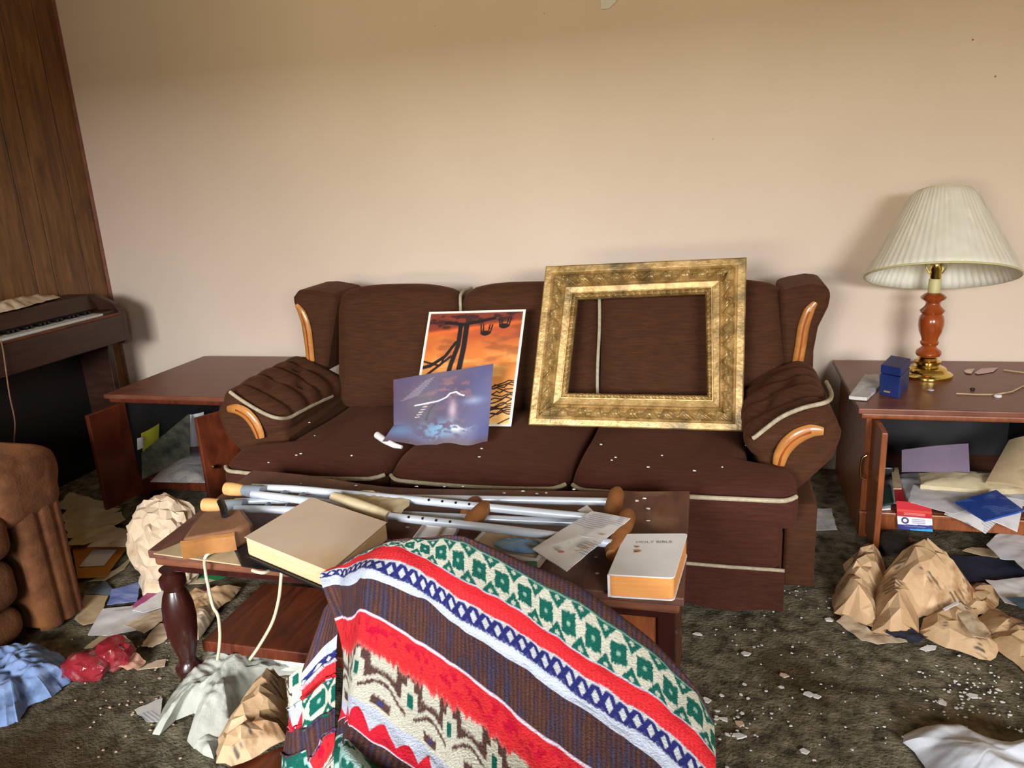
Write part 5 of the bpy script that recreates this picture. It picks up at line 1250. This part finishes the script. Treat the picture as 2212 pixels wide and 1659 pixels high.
# brown paper bag on the stool
solo('brown_paper_bag', facet(pz([(466, 1655), (472, 1600), (520, 1520), (560, 1470), (590, 1450), (616, 1470), (622, 1600), (560, 1632), (500, 1659)], .175), sp=.02, amp=.05, freq=8, seed=41, dome=.03), M_kraft, 'crumpled brown printed paper bag lying on the stool beside the blanket', 'bag', angle=14)

# ================================================================== THINGS ON THE RIGHT FLOOR
def ripple(a, f, ph): return lambda V, rad: a*np.abs(np.sin(V[:, 0]*f+V[:, 1]*f*.4+ph))*(1-rad**3)
solo('kraft_bundle', facet(pz([(1800, 1330), (1797, 1290), (1812, 1262), (1828, 1240), (1822, 1226), (1858, 1200), (1880, 1200), (1912, 1210), (1912, 1260), (1896, 1330), (1890, 1358), (1860, 1352), (1830, 1342)], 0), sp=.024, amp=.075, freq=6, seed=51, dome=.05), M_kraft, 'left crumpled brown packing paper of the heap on the right carpet', 'paper', angle=14)
solo('kraft_bundle', facet(pz([(1880, 1370), (1882, 1300), (1896, 1250), (1930, 1222), (1962, 1205), (1985, 1180), (2005, 1190), (2020, 1215), (2060, 1245), (2100, 1275), (2125, 1305), (2050, 1330), (1985, 1345), (1985, 1378), (1930, 1388)], 0), sp=.027, amp=.10, freq=4.5, seed=58, dome=.085, pw=1.2), M_kraft, 'large middle peak of crumpled printed brown packing paper on the right carpet', 'paper', angle=14)
solo('kraft_bundle', facet(pz([(1985, 1378), (1990, 1340), (2060, 1318), (2130, 1296), (2112, 1340), (2160, 1400), (2152, 1424), (2100, 1420), (2040, 1408)], 0), sp=.026, amp=.06, freq=6, seed=53, dome=.02), M_kraft, 'lower flatter brown packing paper in front of the heap', 'paper', angle=14)
solo('kraft_bundle', facet(pz([(2110, 1335), (2150, 1318), (2250, 1372), (2300, 1420), (2260, 1500), (2212, 1452), (2180, 1420), (2140, 1390)], 0), sp=.026, amp=.05, freq=6, seed=54, dome=.02), M_kraft, 'brown packing paper strip at the right frame edge', 'paper', angle=14)
solo('torn_edge_strip', sheet(pz([(1806, 1350), (1828, 1330), (1858, 1352), (1900, 1382), (1950, 1384), (1960, 1392), (1896, 1397), (1858, 1388), (1836, 1368)], .004), amp=.016, freq=14, seed=55, rings=6, m=60), M_kraft2, 'pale torn paper edge along the front of the heap', 'paper')
solo('folded_flap', sheet(pz([(2055, 1315), (2075, 1308), (2140, 1370), (2128, 1385), (2100, 1380)], .05), amp=.012, freq=10, seed=56, rings=6, m=50), M_kraft2, 'folded straight flap across the right of the heap', 'paper')
solo('dark_scrap', sheet(pz([(1912, 1372), (1925, 1356), (1960, 1360), (2004, 1384), (1985, 1392), (1945, 1388)], .012), amp=.02, freq=16, seed=57, rings=8, m=50), M_navy, 'black crumpled plastic scrap at the front of the paper heap', 'plastic')
solo('white_slip', MB().prism([AZ(*q, .125) for q in ((2036, 1316), (2070, 1298), (2072, 1304), (2040, 1320))], (0, 0, .002)), M_white, 'thin white slip lying on the brown paper heap', 'paper', smooth=False)
flat('blue_white_scrap', [(1986, 1404), (2002, 1396), (2024, 1396), (2020, 1404), (2000, 1408)], M_white, 'small white scrap just in front of the paper heap')
solo('navy_folder', sheet(pz([(2034, 1202), (2160, 1205), (2212, 1232), (2225, 1250), (2150, 1256), (2082, 1258), (2050, 1232)], .004), amp=.006, seed=3, rings=8, m=50, t=.004), M_navy, 'dark navy folder lying behind the paper heap', 'folder')
solo('cream_scrap', sheet(pz([(2078, 1192), (2100, 1184), (2160, 1190), (2190, 1205), (2140, 1206)], .006), amp=.008, seed=7, rings=6, m=40), M_tan, 'cream scrap at the back edge of the navy folder', 'paper')
solo('white_sheet', sheet(pz([(2130, 1182), (2150, 1162), (2212, 1145), (2290, 1140), (2290, 1260), (2212, 1240), (2190, 1215), (2160, 1212)], .03), amp=.02, freq=6, seed=8, rings=12, m=60), M_paper, 'white paper overlapping the navy folder at the right edge', 'paper')
solo('glossy_leaflet', sheet(pz([(2128, 1256), (2150, 1258), (2212, 1250), (2290, 1262), (2290, 1330), (2212, 1318), (2170, 1304)], .02), amp=.015, freq=6, seed=9, rings=12, m=60), M_paper, 'white leaflet with dark photo corner below the navy folder', 'leaflet')
solo('teal_photo', MB().prism([AZ(*q, .042) for q in ((2172, 1290), (2212, 1290), (2240, 1312), (2205, 1314))][::-1], (0, 0, .001)), mat('teal_print', (44, 66, 80), (66, 92, 104), scale=20), 'dark teal photo print on the glossy leaflet', 'photo', smooth=False)
solo('paper_under_heap', facet(pz([(2060, 1290), (2110, 1262), (2145, 1268), (2162, 1290), (2130, 1330), (2080, 1330)], .0), sp=.022, amp=.04, freq=9, seed=61, dome=.015), M_kraft, 'greyish printed paper between the heap and the navy folder', 'paper', angle=14)
flat('white_note', [(1757, 1148), (1758, 1100), (1796, 1100), (1808, 1146)], M_news, 'white printed note on the carpet between sofa and lamp table')
solo('dark_wad', blob(AZ(1925, 1170, .03), (.055, .045, .035), .25, 5, nu=44, nv=30, freq=6), mat('dark_clump', (34, 30, 24), (52, 46, 38), rough=.9, bump=.5), 'dark matted clump on the carpet behind the paper heap', 'clump')
solo('pink_scrap', sheet(pz([(1954, 1168), (1966, 1163), (1978, 1168), (1968, 1174)], .01), amp=.01, seed=3, rings=4, m=20), mat('dusty_pink', (150, 92, 92)), 'tiny pink scrap at the tip of the paper heap', 'paper')
solo('bin_liner', sheet(pz([(1952, 1592), (1975, 1582), (2040, 1588), (2110, 1610), (2200, 1635), (2300, 1640), (2330, 1760), (2160, 1800), (2040, 1790), (1996, 1659), (1975, 1630), (1950, 1610)], 0), amp=.05, freq=5, seed=71, dome=.05, edge=.2, rings=26, m=130), M_plastic2, 'pale grey plastic bin liner at the bottom right of the carpet', 'bag')

# ================================================================== PLASTER CHIPS ON THE CARPET
r = random.Random(11); small = MB()
CHL = ['chip near the front corner of the sofa skirt', 'pale chip touching the left foot of the brown paper heap', 'flat chip just right of the blanket edge', 'cluster chip right of the blanket, above the beige flake', 'beige flake right of the blanket', 'chip just below the beige flake by the blanket', 'chip resting against the one below the beige flake', 'chip near the bottom edge, straight below the carpet centre', 'left one of two chips in the middle of the right carpet', 'right one of two chips in the middle of the right carpet', 'chip between the sofa skirt corner and the blanket', 'largest chip in the crumb patch at the far right', 'chip between the paper heap and the bin liner', 'pale beige chip midway between blanket and paper heap']
big = [(1508, 1371), (1792, 1341), (1524, 1515), (1565, 1555), (1597, 1564), (1590, 1590), (1597, 1592), (1735, 1625), (1745, 1500), (1762, 1506), (1610, 1414), (2100, 1504), (2036, 1520), (1692, 1460)]
for k, (x, y) in enumerate(big):
    P = chip(x, y, 0.0, .011+.004*r.random(), r)
    solo('plaster_chip', MB().prism(P, (0, 0, .003)), M_chip if k not in (4, 13) else M_beige, 'white plaster: '+CHL[k], 'plaster', group='larger plaster chips on the right carpet', smooth=False)
def scat(n, cx_, cy_, sx_, sy_, s0, s1):
    for _ in range(n):
        x, y = r.gauss(cx_, sx_), r.gauss(cy_, sy_)
        if x < 1490 or y > 1700 or x > 2300: continue
        p = AZ(x, y, 0)
        if p[0] < .0: continue
        small.prism(chip(x, y, 0.0, s0+(s1-s0)*r.random()**2, r), (0, 0, .0018))
scat(50, 1575, 1560, 50, 45, .0022, .008); scat(80, 2130, 1520, 75, 50, .002, .0065); scat(36, 2060, 1470, 60, 30, .002, .005)
scat(50, 1780, 1480, 150, 90, .0018, .005); scat(26, 1640, 1400, 80, 60, .0018, .005); scat(20, 1720, 1290, 70, 20, .0016, .0035); scat(30, 1980, 1560, 130, 50, .0018, .005)
solo('plaster_crumbs', small, M_chip, 'countless tiny white plaster crumbs strewn over the right-hand carpet', 'plaster', kind='stuff', smooth=False)
m = MB()
for _ in range(60):
    x, y = r.uniform(150, 420), r.uniform(1380, 1640); m.prism(chip(x, y, 0.0, .003+.003*r.random()**3, r), (0, 0, .0018))
solo('carpet_crumbs', m, M_beige, 'small pale crumbs on the carpet left of the coffee table', 'plaster', kind='stuff', smooth=False)

# ================================================================== WALL DETAILS
p = AY(1312, -14, YB-.05)
solo('paint_flake', MB().prism([AY(x, y, YB-.012) for x, y in ((1288, -12), (1296, 0), (1299, 8), (1298, 20), (1316, 18), (1331, 4), (1336, -10), (1312, -16))], (0, .012, .0)), M_chip, 'white peeling paint flake on the wall at the top of the picture', 'paint flake', smooth=False)
m = MB()
for x, y in ((940, 56), (1176, 29), (2101, 86), (1540, 300), (2150, 165)):
    q = AY(x, y, YB); m.tube([q+np.array((0, -.0003, 0)), q+np.array((0, -.002, 0))], .0035 if x > 1900 else .002, 8)
solo('nail_holes', m, M_leather, 'tiny dark nail marks on the bare wall', 'marks', kind='stuff', smooth=False)
solo('wall_cable', MB().tube([AY(1690, 948, YB-.004), AY(1800, 952, YB-.004), AY(1870, 955, YB-.004)], .0022, 8), M_wire, 'thin dark cable along the wall between sofa and lamp table', 'cable')
OU = Thing('wall_outlet', 'pale wall plate low on the wall right of the sofa', 'outlet', AY(1765, 975, YB))
q = AY(1765, 975, YB-.001)
OU.part('plate', MB().box(q[0]-.035, q[0]+.035, YB-.006, YB, q[2]-.05, q[2]+.05), M_base, smooth=False, bevel=.003)
